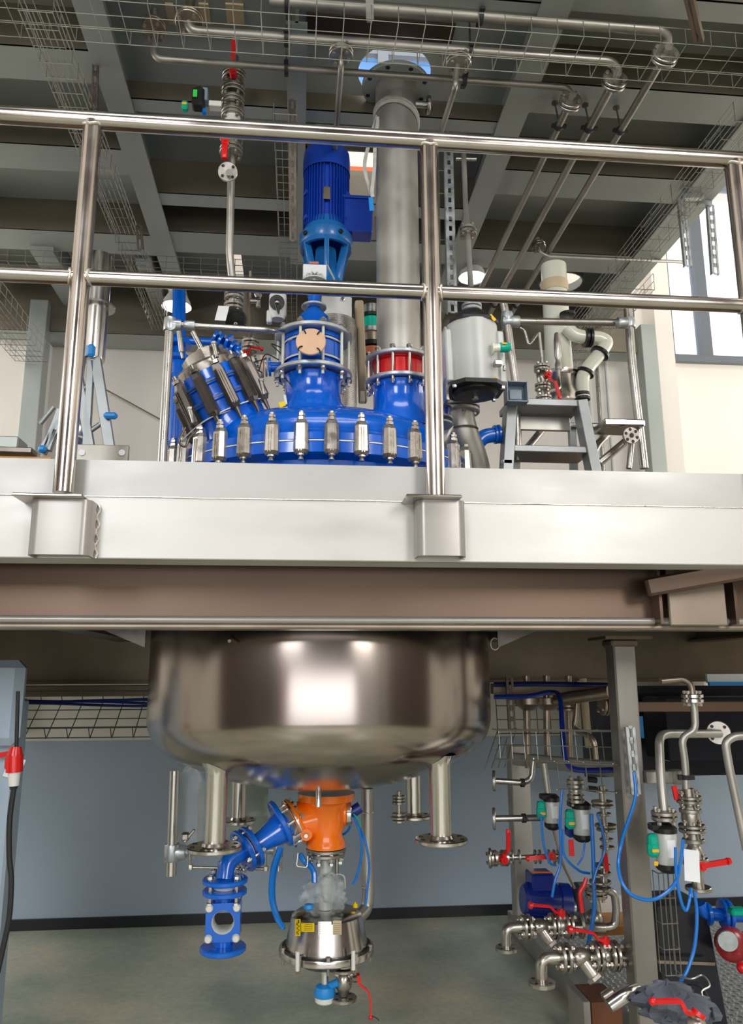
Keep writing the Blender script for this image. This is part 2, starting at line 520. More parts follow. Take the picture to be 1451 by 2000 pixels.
# ================================================================ LOWER MEZZANINE PLATFORM
YF = 2.26          # front face of the fascia
ZD = 2.21          # deck level
plat = thing('mezzanine_platform', 'pale stainless steel work platform with deep front edge and dark underside beams', 'platform', (0.4, YF, 1.75))
XL, XR = -2.6, 3.9
VX, VY = 0.105, 3.36      # vessel axis
RJ = 0.705                # jacket radius
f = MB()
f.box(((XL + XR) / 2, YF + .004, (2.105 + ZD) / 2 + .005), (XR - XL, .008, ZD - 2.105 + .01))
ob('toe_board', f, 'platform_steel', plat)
f = MB()   # C channel: web forward, flanges back
f.box(((XL + XR) / 2, YF, 2.018), (XR - XL, .012, .182), None, .003)
f.box(((XL + XR) / 2, YF + .055, 1.933), (XR - XL, .12, .012), None, .003)
f.box(((XL + XR) / 2, YF + .055, 2.104), (XR - XL, .12, .01), None, .003)
ob('edge_channel', f, 'channel_steel', plat)
f = MB()
pts = [V((XL + i * (XR - XL) / 90, YF - .008 + .001 * random.random(), 2.108 + .0025 * random.random())) for i in range(91)]
f.tube(pts, .0022, 5)
ob('weld_seam', f, 'weld', plat)
# deck plate with the round cut-out for the vessel
f = MB()
def plate_hole(mb, x0, x1, y0, y1, cx, cy, r, z, t, n=48):
    angs = sorted(set([2 * pi * k / n for k in range(n)] + [math.atan2(yy - cy, xx - cx) % (2 * pi) for xx in (x0, x1) for yy in (y0, y1)]))
    inn, out = [], []
    for a in angs:
        c, s_ = cos(a), sin(a)
        tx = ((x1 - cx) / c if c > 1e-9 else (x0 - cx) / c if c < -1e-9 else 1e9)
        ty = ((y1 - cy) / s_ if s_ > 1e-9 else (y0 - cy) / s_ if s_ < -1e-9 else 1e9)
        q = min(tx, ty)
        inn.append((cx + r * c, cy + r * s_)); out.append((cx + q * c, cy + q * s_))
    m = len(angs); vs = []
    for zz in (z, z + t):
        vs += [V((p[0], p[1], zz)) for p in inn] + [V((p[0], p[1], zz)) for p in out]
    fs = []
    for k in range(m):
        j = (k + 1) % m
        fs += [(k, j, m + j, m + k), (2 * m + k, 3 * m + k, 3 * m + j, 2 * m + j), (k, 2 * m + k, 2 * m + j, j), (m + k, m + j, 3 * m + j, 3 * m + k)]
    mb.add(vs, fs)
plate_hole(f, -.85, 1.05, YF + .01, 4.4, VX, VY, .79, 2.195, .008)
f.box(((XL - .85) / 2, 3.9, 2.199), (-.85 - XL, 3.27, .008)); f.box(((XR + 1.05) / 2, 3.9, 2.199), (XR - 1.05, 3.27, .008))
f.box((.1, 4.97, 2.199), (1.9, 1.13, .008))
ob('deck_plate', f, 'dark_beam_steel', plat)
# front girder: I section behind the channel
YG = 2.52
f = MB()
f.box(((XL + XR) / 2, YG + .01, 1.96), (XR - XL, .012, .36))
ob('front_girder_web', f, 'beam_steel', plat)
f = MB()
f.box(((XL + XR) / 2, YG + .03, 1.752), (XR - XL, .10, .018), None, .006)
ob('front_girder_flange', f, 'end_steel', plat)  # paler than the web, painting the lit lower edge into the steel
ob('rounded_edge', MB().tube([(XL, YG - .012, 1.772), (XR, YG - .012, 1.772)], .012, 10), 'bracket_steel', plat)  # rounded lip; its pale steel paints in the lit band along the girder
def stiffener(x, y=YG):
    return MB().box((x, y - .03, 1.95), (.010, .07, .38))
for x in (-1.02, 1.19, 1.45):
    ob('stiffener', stiffener(x), 'beam_steel', plat)
# boxed end plates of the cross members on the girder
for (xa, xb, lab) in ((-1.35, -1.05, None), (1.22, 1.42, None)):
    g = MB(); g.box(((xa + xb) / 2, YG - .052, 1.855), (xb - xa, .014, .20), None, .004)
    ob('end_plate', g, 'end_steel', plat)
    g = MB(); g.box(((xa + xb) / 2 - .03, YG - .05, 1.975), (xb - xa - .06, .01, .06))
    ob('gusset_plate', g, 'dark_beam_steel', plat)
    for bx in (xa + .03, xb - .09): ob('bolt', MB().hexa((bx, YG - .057, 1.965), (0, -1, 0), .011, .012), 'dark_pipe_steel', plat)
# diagonal horizontal brace coming forward on the right
f = MB(); a, b = P(1262, 1148, 2.44), P(1451, 1100, 2.30) + V((.25, -.02, .02))
f.beam(a, b, .05, .06, bev=.008)
ob('diagonal_brace', f, 'beam_steel', plat)
# cross beams running back, and rear girder
for x in (-.98, 1.16):
    f = MB()
    f.box((x, 3.95, 1.98), (.01, 2.8, .36)); f.box((x, 3.95, 1.80), (.13, 2.8, .014))
    ob('cross_beam', f, 'dark_beam_steel', plat)
for x in (-2.2, 2.5):
    f = MB()
    f.box((x, 3.95, 1.98), (.01, 2.8, .36)); f.box((x, 3.95, 1.80), (.13, 2.8, .014))
    ob('cross_beam', f, 'dark_beam_steel', plat)
f = MB(); f.box(((XL + XR) / 2, 4.72, 1.87), (XR - XL, .02, .62)); f.box(((XL + XR) / 2, 4.74, 1.56), (XR - XL, .12, .016))
ob('rear_girder', f, 'dark_beam_steel', plat)
f = MB(); f.box((-1.2, 4.66, 1.515), (2.6, .05, .062), None, .004)
ob('rear_angle', f, 'dark_beam_steel', plat)
# vessel hanger ring girders either side
for x in (-.74, .94):
    g = MB(); s = -1 if x < 0 else 1
    g.prism([(0, 0), (.24 * s, 0), (0, -.10)], Matrix.Translation((VX + s * .66, 2.95, 1.80)) @ Matrix.Rotation(rad(90), 4, 'X'), .012)
    ob('support_gusset', g, 'dark_clamp_steel', plat)
# columns under the platform
def column(x, y, z0, z1, w=.088, name='column'):
    g = MB(); g.box((x, y, (z0 + z1) / 2), (w, w, z1 - z0), None, .006)
    o = ob(name, g, 'post_steel', plat)
    g = MB(); g.box((x, y, z1 - .006), (w + .1, w + .1, .012)); g.box((x, y, z1 - .025), (w + .02, w + .02, .03), None, .008)
    ob('head_plate', g, 'dark_beam_steel', plat)
    g = MB(); g.box((x, y, z0 + .006), (w + .12, w + .12, .012))
    ob('base_plate', g, 'beam_steel', plat)
    return o
column(1.287, 3.04, 0, 1.745)
column(-2.35, 3.5, 0, 1.79, .12)

# railing brackets
def bracket(px0, px1, pyt, pyb, plate):
    a, b = P(px0, pyt, YF - .075), P(px1, pyb, YF - .075)
    cx = (a.x + b.x) / 2; w = b.x - a.x; zt, zb = a.z, b.z
    r = .026; poly = []
    # U shape in plan (open to the back), rounded front corners
    d = .085; th = .007
    outer = [(-w / 2, d)]
    for k in range(7):
        t = pi + k / 6 * pi / 2; outer.append((-w / 2 + r + r * cos(t), r + r * sin(t)))
    for k in range(7):
        t = 1.5 * pi + k / 6 * pi / 2; outer.append((w / 2 - r + r * cos(t), r + r * sin(t)))
    outer.append((w / 2, d))
    inner = [(-w / 2 + th, d)]
    for k in range(7):
        t = pi + k / 6 * pi / 2; inner.append((-w / 2 + r + (r - th) * cos(t), r + (r - th) * sin(t)))
    for k in range(7):
        t = 1.5 * pi + k / 6 * pi / 2; inner.append((w / 2 - r + (r - th) * cos(t), r + (r - th) * sin(t)))
    inner.append((w / 2 - th, d))
    g = MB(); m = len(outer); y0 = YF - .08
    for zz in (zb, zt):
        g.v += [V((cx + p[0], y0 + p[1], zz)) for p in outer] + [V((cx + p[0], y0 + p[1], zz)) for p in inner]
    for k in range(m - 1):
        g.f += [(k, k + 1, 2 * m + k + 1, 2 * m + k), (m + k + 1, m + k, 3 * m + k, 3 * m + k + 1), (k + 1, k, m + k, m + k + 1), (2 * m + k, 2 * m + k + 1, 3 * m + k + 1, 3 * m + k)]
    ob('bracket', g, 'bracket_steel', plat)
    g = MB(); pts = []
    for k in range(26): pts.append(V((cx + w / 2 + .004, YF - .008, zb + (zt - zb) * k / 25 + .001)) + V((.004 * sin(k * .9), 0, 0)))
    g.tube(pts, .004, 5)
    ob('weld_bead', g, 'weld', plat)
    return cx, zt
bx1, bz1 = bracket(60, 172, 974, 1084, None)
bx2, bz2 = bracket(814, 912, 976, 1086, None)
# ================================================================ RAILING
rl = thing('guard_railing', 'polished stainless steel tube guard railing with two horizontal rails along the platform front', 'railing', (bx2, YF - .04, bz2))
YR = YF - .055
RX = [bx1 - .003, bx2 - .012, P(1424, 310, YR).x + .012]
zt, zm = 3.352, 2.792
ztop = P(835, 276, YR).z; zmid = P(835, 571, YR).z
f = MB().tube([(-2.3, YR, ztop), (3.6, YR, ztop)], .0285, 20)
ob('top_rail', f, 'rail_steel', rl)
f = MB().tube([(-2.3, YR, zmid), (3.6, YR, zmid)], .0235, 20)
ob('middle_rail', f, 'rail_steel', rl)
for i, x in enumerate(RX):
    f = MB().tube([(x, YR, bz2 + .006), (x, YR, ztop - .012)], .0285, 20)
    ob('post', f, 'rail_steel', rl)
    pts = [V((x + .0295 * cos(a), YR + .0295 * sin(a), ztop - .032 + .012 * abs(cos(a)))) for a in [2 * pi * k / 24 for k in range(24)]]
    ob('weld_bead', MB().tube(pts, .0045, 6, closed=True), 'weld', rl)
    for s in (-1, 1):
        pts = [V((x + s * (.024 + .006 * abs(cos(a))), YR + .024 * cos(a + pi / 2), zmid + .024 * sin(a + pi / 2))) for a in [2 * pi * k / 20 for k in range(20)]]
        ob('weld_bead', MB().tube(pts, .0045, 6, closed=True), 'weld', rl)
    if i < 2:
        g = MB(); c = (x - .012, YR + .01, bz2 + .003)
        g.box((x - .014 - (.012 if i == 0 else 0), YR + .005, (bz1 if i == 0 else bz2) + .005), (.165 if i else .19, .12, .009), None, .003)
        ob('foot_plate', g, 'rail_steel', rl)
# ================================================================ UPPER PLATFORM
ZB, ZJ, ZK = 4.2, 4.215, 4.42       # bottom of main beams, joists, deck
up = thing('upper_platform', 'grey steel upper platform seen from below, with main beams, joists and cut-out deck', 'platform', (0.6, 3.9, ZB))
def ibeam_y(x0, x1, y0, y1, z, mt='upper_steel'):
    c = (x0 + x1) / 2; w = x1 - x0
    g = MB(); g.box((c, (y0 + y1) / 2, z + .007), (w, y1 - y0, .014)); g.box((c, (y0 + y1) / 2, (z + ZK) / 2), (.012, y1 - y0, ZK - z - .01))
    return ob('main_beam', g, mt, up)
ibeam_y(-.925, -.805, 2.0, 5.5, ZB)
ibeam_y(.925, 1.05, 2.0, 5.5, ZB)
ibeam_y(2.10, 2.28, 2.0, 5.5, ZB)
ibeam_y(-2.35, -2.2, 2.0, 5.5, ZB)
ibeam_y(Q(561, 200, ZB).x, Q(598, 200, ZB).x, 2.7, 4.6, ZB)
def joist(x0, x1, y0, y1, z=ZJ, hw=None):
    g = MB(); c = (y0 + y1) / 2
    g.box(((x0 + x1) / 2, c, z + .006), (x1 - x0, y1 - y0, .012))
    o = ob('joist', g, 'upper_steel', up)
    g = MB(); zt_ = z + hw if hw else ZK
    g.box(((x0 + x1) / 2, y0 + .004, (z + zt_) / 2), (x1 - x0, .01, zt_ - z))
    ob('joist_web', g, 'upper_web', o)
for (y0, y1) in ((2.2, 2.4), (2.93, 3.13), (3.57, 3.78), (4.36, 4.60)): joist(-2.2, -.87, y0, y1)
for (y0, y1, hw) in ((2.52, 2.60, .08), (3.2, 3.29, .09), (3.92, 4.04, None), (4.30, 4.54, None)): joist(-.865, .985, y0, y1, ZJ, hw)
for (y0, y1) in ((2.45, 2.55), (2.93, 3.13), (3.55, 3.77), (4.33, 4.56)): joist(.99, 2.19, y0, y1)
for (x0, x1) in ((-2.2, -.87), (-.865, .985), (.99, 2.55)): joist(x0, x1, 5.32, 5.50, 4.0)
# stub beam at far left bay
g = MB(); g.box((-1.02, 5.0, 4.26), (.10, .7, .16)); ob('stub_beam', g, 'upper_steel', up)
g = MB(); g.box((-1.62, 4.95, 4.26), (.14, .8, .16)); ob('stub_beam', g, 'upper_steel', up)
# deck plates with holes
hpc = Q(770, 143, ZK); hpr = 71 * mpp(hpc)
g = MB()
plate_hole(g, -2.2, -1.2, 4.55, 5.5, -1.62, 5.25, .13, ZK, .008)
plate_hole(g, -1.2, -.5, 4.55, 5.5, -.965, 5.30, .105, ZK, .008)
g.box((-1.35, 3.25, ZK + .004), (1.7, 2.6, .008))
ob('deck_plate', g, 'upper_steel', up)

g = MB()
plate_hole(g, 0.05, .98, 2.72, 3.56, hpc.x, hpc.y, hpr, ZK, .008)
g.box((-.225, 2.75, ZK + .004), (.55, 1.6, .008)); g.box((.515, 2.32, ZK + .004), (.93, .8, .008))
g.box((-.225, 4.0, ZK + .004), (.55, .92, .008)); g.box((.71, 3.96, ZK + .004), (.56, .82, .008))
g.box((.24, 4.46, ZK + .004), (1.4, .2, .008)); g.box((.3, 5.0, ZK + .004), (1.45, .9, .008))

ob('deck_plate', g, 'upper_steel', up)
g = MB()
plate_hole(g, .98, 1.5, 4.55, 5.3, 1.22, 4.98, .10, ZK, .008)
plate_hole(g, 1.5, 2.2, 4.55, 5.3, 1.86, 5.0, .15, ZK, .008)
g.box((1.6, 3.25, ZK + .004), (1.24, 2.6, .008)); g.box((1.6, 5.4, ZK + .004), (1.24, .2, .008))
ob('deck_plate', g, 'upper_steel', up)
# collars round the skylight-like holes, trim round the rectangular opening
for (cx, cy, r) in ((-.965, 5.30, .105), (1.22, 4.98, .10), (-1.62, 5.25, .13), (1.86, 5.0, .15)):
    g = MB().lathe((cx, cy, ZK - .05), (0, 0, 1), [(r, 0), (r + .012, 0), (r + .012, .06), (r, .06), (r, 0)], 28, cap=False)
    ob('hole_collar', g, 'upper_steel', up)
g = MB(); g.box((.24, 3.58, 4.36), (.46, .012, .14)); g.box((.02, 3.8, 4.36), (.012, .44, .14)); g.box((.45, 3.8, 4.36), (.012, .44, .14))
ob('opening_trim', g, 'upper_web', up)
a, b = Q(588, 22, ZK), Q(892, 82, ZK)
ob('hatch_cover', MB().box(((a.x + b.x) / 2, (a.y + b.y) / 2, ZK - .006), (b.x - a.x - .05, b.y - a.y, .010)), 'hatch_brown', up, label='dark brown hatch cover')  # flat dark panel added where the deck is open to the dark above
for (xa, xb) in ((322, 345), (388, 412), (440, 478)):
    a, b = Q(xa, 4, ZK), Q(xb, 44, ZK)
    ob('cover_plate', MB().box(((a.x + b.x) / 2, (a.y + b.y) / 2, ZK - .006), (b.x - a.x, b.y - a.y, .010)), 'cream_insulation', up, label='beige cover plate')  # flat beige panel added where an opening shows the hall wall
# columns carrying the upper platform at the back
def ucol(x0, x1, y, z0, z1, mt='upper_steel'):
    g = MB(); g.box(((x0 + x1) / 2, y, (z0 + z1) / 2), (x1 - x0, .12, z1 - z0), None, .004)
    ob('column', g, mt, up)
ucol(2.555, 2.67, 5.3, ZD, ZB)
ucol(-1.91, -1.79, 5.3, ZD, 4.2)
# pale pilaster on the back wall on the right
struct('trim_3', MB().box((2.83, WY - .10, 3.75), (.14, .20, 4.9)), 'beige_wall')
struct('trim_4', MB().box((-1.92, WY - .05, 3.0), (.13, .10, 3.4)), 'paper')
# crane girder seen through the opening
ob('crane_girder', MB().box((-1.6, 5.0, 5.12), (6.8, .12, .14), None, .004), 'crane_orange', label='orange crane girder seen through the opening in the upper deck', cat='girder')
# ================================================================ REACTOR VESSEL
def Zc(px, py, x, y):          # height where the ray column meets the vertical line at (x, y)
    d = _ray(px, py); return CAM.z + d.z * (y / d.y)
ves = thing('reactor_vessel', 'large polished steel reactor with blue enamel domed head hanging through the platform', 'reactor', (VX, VY, 1.0))
g = MB()
prof = [(RJ - .02, 2.15), (RJ, 2.1), (RJ, 1.44)]
kr = .17
for k in range(1, 11):
    a = k / 10 * rad(62); prof.append((RJ - kr + kr * cos(a), 1.44 - kr * sin(a)))
r0, z0 = prof[-1]
sl = math.tan(rad(90 - 62))
for k in range(1, 11):
    t = k / 10; prof.append((r0 * (1 - t) + .001, z0 - (r0 * t) * sl * (1 - .62 * t)))
g.lathe((VX, VY, 0), (0, 0, 1), prof, 96, cap=False)
ob('jacket', g, 'vessel_steel', ves, ang=60)
ZBOT = prof[-1][1]
def zdish(r):
    for (a, b) in zip(prof[:-1], prof[1:]):
        if b[0] <= r <= a[0] and a[1] < 1.45: return a[1] + (b[1] - a[1]) * (a[0] - r) / max(1e-6, a[0] - b[0])
    return ZBOT
# head
ZS = 2.432; RR = .672
g = MB()
hp_ = [(RR - .012, ZS), (RR, ZS + .004), (RR, ZS + .03), (RR - .02, ZS + .042), (.62, ZS + .07)]
for k in range(1, 15):
    a = k / 14 * pi / 2
    hp_.append((.62 * cos(a) + 0.0005, ZS + .07 + .195 * sin(a) ** .9))
g.lathe((VX, VY, 0), (0, 0, 1), hp_, 96, cap=False)
ob('domed_head', g, 'blue_enamel', ves, ang=50)
g = MB()
g.lathe((VX, VY, 0), (0, 0, 1), [(.60, ZS - .2), (.62, ZS - .06), (RR, ZS - .045), (RR, ZS - .006), (RR - .012, ZS - .003)], 96, cap=False)
ob('body_flange', g, 'blue_enamel', ves)
g = MB().lathe((VX, VY, 0), (0, 0, 1), [(RR - .015, ZS - .004), (RR + .002, ZS - .004), (RR + .002, ZS + .001), (RR - .015, ZS + .001)], 96, cap=False)
ob('gasket_ring', g, 'gasket_white', ves)
# clamps round the head flange (C clamps with a bolt)
def clamp_mesh(h, w, d, taper=1.0):
    # local: z up, y outward (radial), x tangent
    g = MB()
    pl = [(-w / 2, 0), (-w / 2, d * .55), (-w * .30, d), (w * .30, d), (w / 2, d * .55), (w / 2, 0)]
    M = Matrix.Identity(4)
    n = len(pl)
    secs = [(-h / 2, .78), (-h * .40, 1), (h * .36, .92), (h / 2, .62)]
    vs = [V((p[0] * s_, p[1] * (s_ if s_ < 1 else 1), z)) for (z, s_) in secs for p in pl]
    fs = [tuple(range(n - 1, -1, -1)), tuple((len(secs) - 1) * n + k for k in range(n))]
    for i in range(len(secs) - 1):
        for k in range(n):
            j = (k + 1) % n
            fs.append((i * n + k, i * n + j, (i + 1) * n + j, (i + 1) * n + k))
    g.add(vs, fs)
    g.box((-.0045, d * .99, -.01), (.003, .006, h * .75)); g.box((.0045, d * .99, -.01), (.003, .006, h * .75))
    return g
NCL = 39
first = None
for k in range(NCL):
    a = -pi / 2 + rad(0.6) + k * 2 * pi / NCL
    dx, dy = cos(a), sin(a)
    if dy > .55: continue
    M = Matrix.Translation((VX + dx * (RR - .004), VY + dy * (RR - .004), ZS + .008)) @ Matrix.Rotation(a - pi / 2, 4, 'Z')
    if first is None:
        e = thing('__t', 'x', 'x', M=Matrix.Identity(4))
        c = ob('flange_clamp', clamp_mesh(.128, .055, .036).lathe((0, .014, -.060), (0, 0, -1), [(.014, 0), (.014, .010), (.006, .014), (.012, .026)], 10), 'clamp_steel', e, ang=18)
        b = MB().cyl((0, .014, .05), (0, .014, .096), .009, n=10)
        b.hexa((0, .014, .062), (0, 0, 1), .0155, .013); b.hexa((0, .014, .078), (0, 0, 1), .0135, .011)
        WM[c.name] = Matrix.Identity(4)
        bb = ob('clamp_bolt', b, 'clamp_steel', c)
        first = (c, bb, e)
        c.parent = ves; c.matrix_parent_inverse = Matrix.Identity(4)
        c.matrix_basis = WM[ves.name].inverted() @ M
    else:
        c = first[0].copy(); COL.objects.link(c); c.matrix_basis = WM[ves.name].inverted() @ M
        b2 = first[1].copy(); COL.objects.link(b2); b2.parent = c
        WM[c.name] = M
WM[first[0].name] = Matrix.Translation((0, 0, 0))
bpy.data.objects.remove(first[2])
# lifting eyes on the head
for (px, py) in ((500, 800),):
    c = P(px, py, 2.98)
    g = MB(); pts = [c + V((.022 * cos(t), 0, .03 * sin(t))) for t in [pi * k / 10 for k in range(11)]]
    g.tube([pts[0] - V((0, 0, .05))] + pts + [pts[-1] - V((0, 0, .05))], .0075, 8)
    ob('lifting_eye', g, 'blue_enamel', ves)
# text panel cast into the dome: small raised marks
# --- right neck with red spool piece
PY = 3.10
PX = P(779, 700, PY).x
def stack(px, py, x, y): return Zc(px, py, x, y)
zn = Zc(779, 752, PX, PY)
pr = 42.5 * mpp(P(779, 600, PY))
g = MB().lathe((PX, PY, 0), (0, 0, 1), [(.155, 2.60), (.128, 2.66), (.112, 2.70), (.112, zn - .03), (.122, zn - .012)], 40, cap=False)
ob('right_nozzle', g, 'blue_enamel', ves)
def bolt_circle(parent, c, r, n, z0, z1, br, mt='bright_steel', a0=0.0, name='bolt', nut=True, tiny=False):
    for k in range(n):
        a = a0 + 2 * pi * k / n
        p = V((c[0] + r * cos(a), c[1] + r * sin(a), 0))
        g = MB().cyl((p.x, p.y, z0), (p.x, p.y, z1), br, n=8)
        if nut:
            g.hexa((p.x, p.y, z0 + .004), (0, 0, 1), br * 1.9, br * 1.8)
            g.hexa((p.x, p.y, z1 - .003 - br * 1.8), (0, 0, 1), br * 1.9, br * 1.8)
        ob(name, g, mt, parent)
g = MB().disc((PX, PY, zn), (0, 0, 1), .148, .018, 44, hole=.1)
ob('loose_flange', g, 'galvanised', ves)
zt_ = Zc(779, 708, PX, PY)
col_ = thing('vapour_pipe', 'wide dull stainless steel vertical pipe rising from the reactor head through the upper deck', 'pipe', (PX, PY, zn))
g = MB().lathe((PX, PY, 0), (0, 0, 1), [(.118, zn + .01), (.118, zn + .016), (.108, zn + .018), (.108, zt_ - .018), (.118, zt_ - .016), (.118, zt_ - .01)], 40, cap=False)
ob('spool_piece', g, 'red_paint', col_, label='glossy red spool piece')
g = MB().disc((PX, PY, zt_), (0, 0, 1), .146, .018, 44, hole=.08)
ob('loose_flange', g, 'galvanised', col_)
bolt_circle(col_, (PX, PY), .134, 12, zn - .04, zt_ + .03, .0065, 'bright_steel', a0=.2)
ztop_ = 4.26
g = MB().lathe((PX, PY, 0), (0, 0, 1), [(pr + .012, zt_ + .009), (pr, zt_ + .02), (pr, ztop_ + .06)], 48)
ob('pipe', g, 'dull_pipe_steel', col_)
tf = MB()
zf = ztop_ + .02
tf.disc((PX, PY, zf), (0, 0, 1), .158, .022, 48, hole=pr * .9)
tf.lathe((PX, PY, zf + .011), (0, 0, 1), [(pr * .9, 0), (pr * 1.1, .0), (pr * 1.02, .03), (pr * .9, .03)], 40, cap=False)
t_o = ob('top_flange', tf, 'upper_steel', col_)
for k in range(8):
    a = rad(22.5) + k * pi / 4
    ob('bolt_hole', MB().disc((PX + .137 * cos(a), PY + .137 * sin(a), zf - .0115), (0, 0, 1), .0105, .002, 12), 'black', t_o)
# side branch with flange on the right, near the top
c = V((PX, PY, Zc(850, 215, PX, PY)))
g = MB().cyl(c + V((pr * .9, -.03, 0)), c + V((pr + .045, -.03, 0)), .016, n=14); g.disc(c + V((pr + .05, -.03, 0)), (1, 0, 0), .042, .014, 24)
ob('side_branch', g, 'pipe_steel', col_)
# lifting strap looped round the pipe, blue end
sp = thing('lifting_strap', 'off-white webbing sling looped round the wide steel pipe with a bright blue end tag', 'strap', (PX, PY, 4.1))
g = MB()
zc_ = Zc(779, 195, PX, PY - .1)
for dz in (-.008, .01):
    pts = [V((PX + (pr + .006) * cos(t), PY + (pr + .006) * sin(t), zc_ + dz - .05 * (1 - cos(t - rad(90)) * -1) * .5 - .02 * cos(t))) for t in [2 * pi * k / 32 for k in range(32)]]
    g.tube(pts, .008, 6, closed=True)
ob('loop', g, 'strap', sp)
g = MB()
def ribbon(mb, pts, w, t, side):
    pts = [V(p) for p in pts]; side = V(side).normalized(); vs = []; fs = []
    for i, p in enumerate(pts):
        d = (pts[min(i + 1, len(pts) - 1)] - pts[max(i - 1, 0)]).normalized()
        nn = d.cross(side).normalized()
        vs += [p - side * w / 2 - nn * t / 2, p + side * w / 2 - nn * t / 2, p + side * w / 2 + nn * t / 2, p - side * w / 2 + nn * t / 2]
    for i in range(len(pts) - 1):
        for k in range(4): fs.append((4 * i + k, 4 * i + (k + 1) % 4, 4 * i + 4 + (k + 1) % 4, 4 * i + 4 + k))
    fs += [(3, 2, 1, 0), tuple(4 * (len(pts) - 1) + k for k in range(4))]
    mb.add(vs, fs)
YS = PY - .02
ribbon(g, spline([P(737, 225, YS), P(722, 275, YS), P(712, 325, YS), P(722, 370, YS), P(728, 385, YS)]), .016, .004, (1, .3, 0))
ribbon(g, spline([P(739, 228, YS - .02), P(733, 280, YS - .02), P(731, 330, YS - .02), P(727, 370, YS - .02), P(728, 385, YS - .02)]), .016, .004, (1, -.3, 0))
ob('webbing', g, 'strap', sp)
ob('end_tag', MB().beam(P(724, 386, YS - .03), P(726, 412, YS - .03), .004, .02, (1, 0, 0)), 'sky_blue', sp, label='bright blue end tag')

# --- front neck with glass-lined spool, tie bolts and white cap
LX, LY = P(612, 700, 3.08).x, 3.08
lz = lambda py: Zc(612, py, LX, LY)
g = MB().lathe((LX, LY, 0), (0, 0, 1), [(.19, 2.60), (.15, 2.665), (.122, lz(790)), (.116, lz(775)), (.116, lz(748)), (.126, lz(742))], 44, cap=False)
ob('front_nozzle', g, 'blue_enamel', ves, ang=60)
lan = thing('inlet_spool', 'blue spool between two grey ring flanges on reactor neck, round wooden disc facing out', 'spool', (LX, LY, lz(740)))
u = mpp(V((LX, LY, lz(700))))
za, zb = lz(735), lz(662)
ob('lower_ring', MB().disc((LX, LY, za), (0, 0, 1), 76 * u, .020, 48, hole=.09), 'galvanised', lan)
ob('upper_ring', MB().disc((LX, LY, zb), (0, 0, 1), 76 * u, .020, 48, hole=.09), 'galvanised', lan)
R6 = 60 * u
g = MB().lathe((LX, LY, 0), (0, 0, 1), [(R6, za + .012), (R6, za + .03), (R6 * .9, za + .036), (R6 * .9, za + .05), (R6 * .97, za + .052), (R6 * .97, zb - .05), (R6 * .9, zb - .048), (R6 * .9, zb - .034), (R6, zb - .03), (R6, zb - .012)], 44, cap=False)
ob('spool_body', g, 'blue_enamel', lan)
for zz in (za + .046, zb - .042):
    ob('seal_ring', MB().lathe((LX, LY, 0), (0, 0, 1), [(R6 * .98, zz), (R6 * .985, zz + .004), (R6 * .98, zz + .008)], 44, cap=False), 'ivory', lan)
for k in range(10):
    a = rad(-90 + 14) + k * 2 * pi / 10
    p = V((LX + 69 * u * cos(a), LY + 69 * u * sin(a), 0))
    g = MB().cyl((p.x, p.y, za - .045), (p.x, p.y, zb + .03), .0062, n=10)
    b = ob('tie_bolt', g, 'ivory', lan)
    g = MB()
    g.hexa((p.x, p.y, za - .03), (0, 0, 1), .014, .017); 
    ob('nut', g, 'bright_steel', b)
    g = MB(); g.hexa((p.x, p.y, zb + .011), (0, 0, 1), .014, .015)
    ob('nut', g, 'bright_steel', b)
ztp = lz(612)
g = MB().lathe((LX, LY, 0), (0, 0, 1), [(46 * u, zb + .01), (46 * u, zb + .025), (31 * u, zb + .045), (30 * u, lz(622)), (20 * u, lz(612)), (12 * u, lz(604)), (12 * u, lz(560))], 36, cap=False)
ob('dome_cap', g, 'blue_enamel', lan, ang=60)
ob('small_flange', MB().disc((LX, LY, lz(600)), (0, 0, 1), 25 * u, .010, 32), 'galvanised', lan)
g = MB()
c = V((LX, LY, lz(545)))
g.disc(c + V((0, 0, -.012)), (0, 0, 1), 25 * u, .006, 32, hole=.03)
for k in range(10):
    a = 2 * pi * k / 10
    g.tube([c + V((24 * u * cos(a), 24 * u * sin(a), -.01)), c + V((18 * u * cos(a), 18 * u * sin(a), .014)), c + V((.006 * cos(a), .006 * sin(a), .02))], .0035, 6)
g.disc(c + V((0, 0, .02)), (0, 0, 1), .012, .006, 16)
ob('spoked_cap', g, 'white_plastic', lan, label='white spoked plastic cap')
# wooden disc blanking the port that faces out
c = P(607, 668, LY - 76 * u - .035)
ax = V((-.08, -1, .12)).normalized()
g = MB().cyl(c - ax * .10, c - ax * .006, 21 * u, n=28); ob('port_neck', g, 'blue_enamel', lan)
wd = ob('wooden_blank', MB().disc(c, ax, 27.5 * u, .012, 36), 'wood_disc', lan, label='round wooden blanking disc')
x_, y_, z_ = frame(ax)
for t in (50, 120, 215, 310):
    a = rad(t); p = c + (x_ * cos(a) + y_ * sin(a)) * 23 * u
    rdir = (x_ * cos(a) + y_ * sin(a))
    pts = [p + rdir * .011 * cos(q) + ax * (.012 * sin(q)) for q in [2 * pi * k / 12 for k in range(12)]]
    ob('cable_tie', MB().tube(pts, .0028, 6, closed=True), 'black', wd)
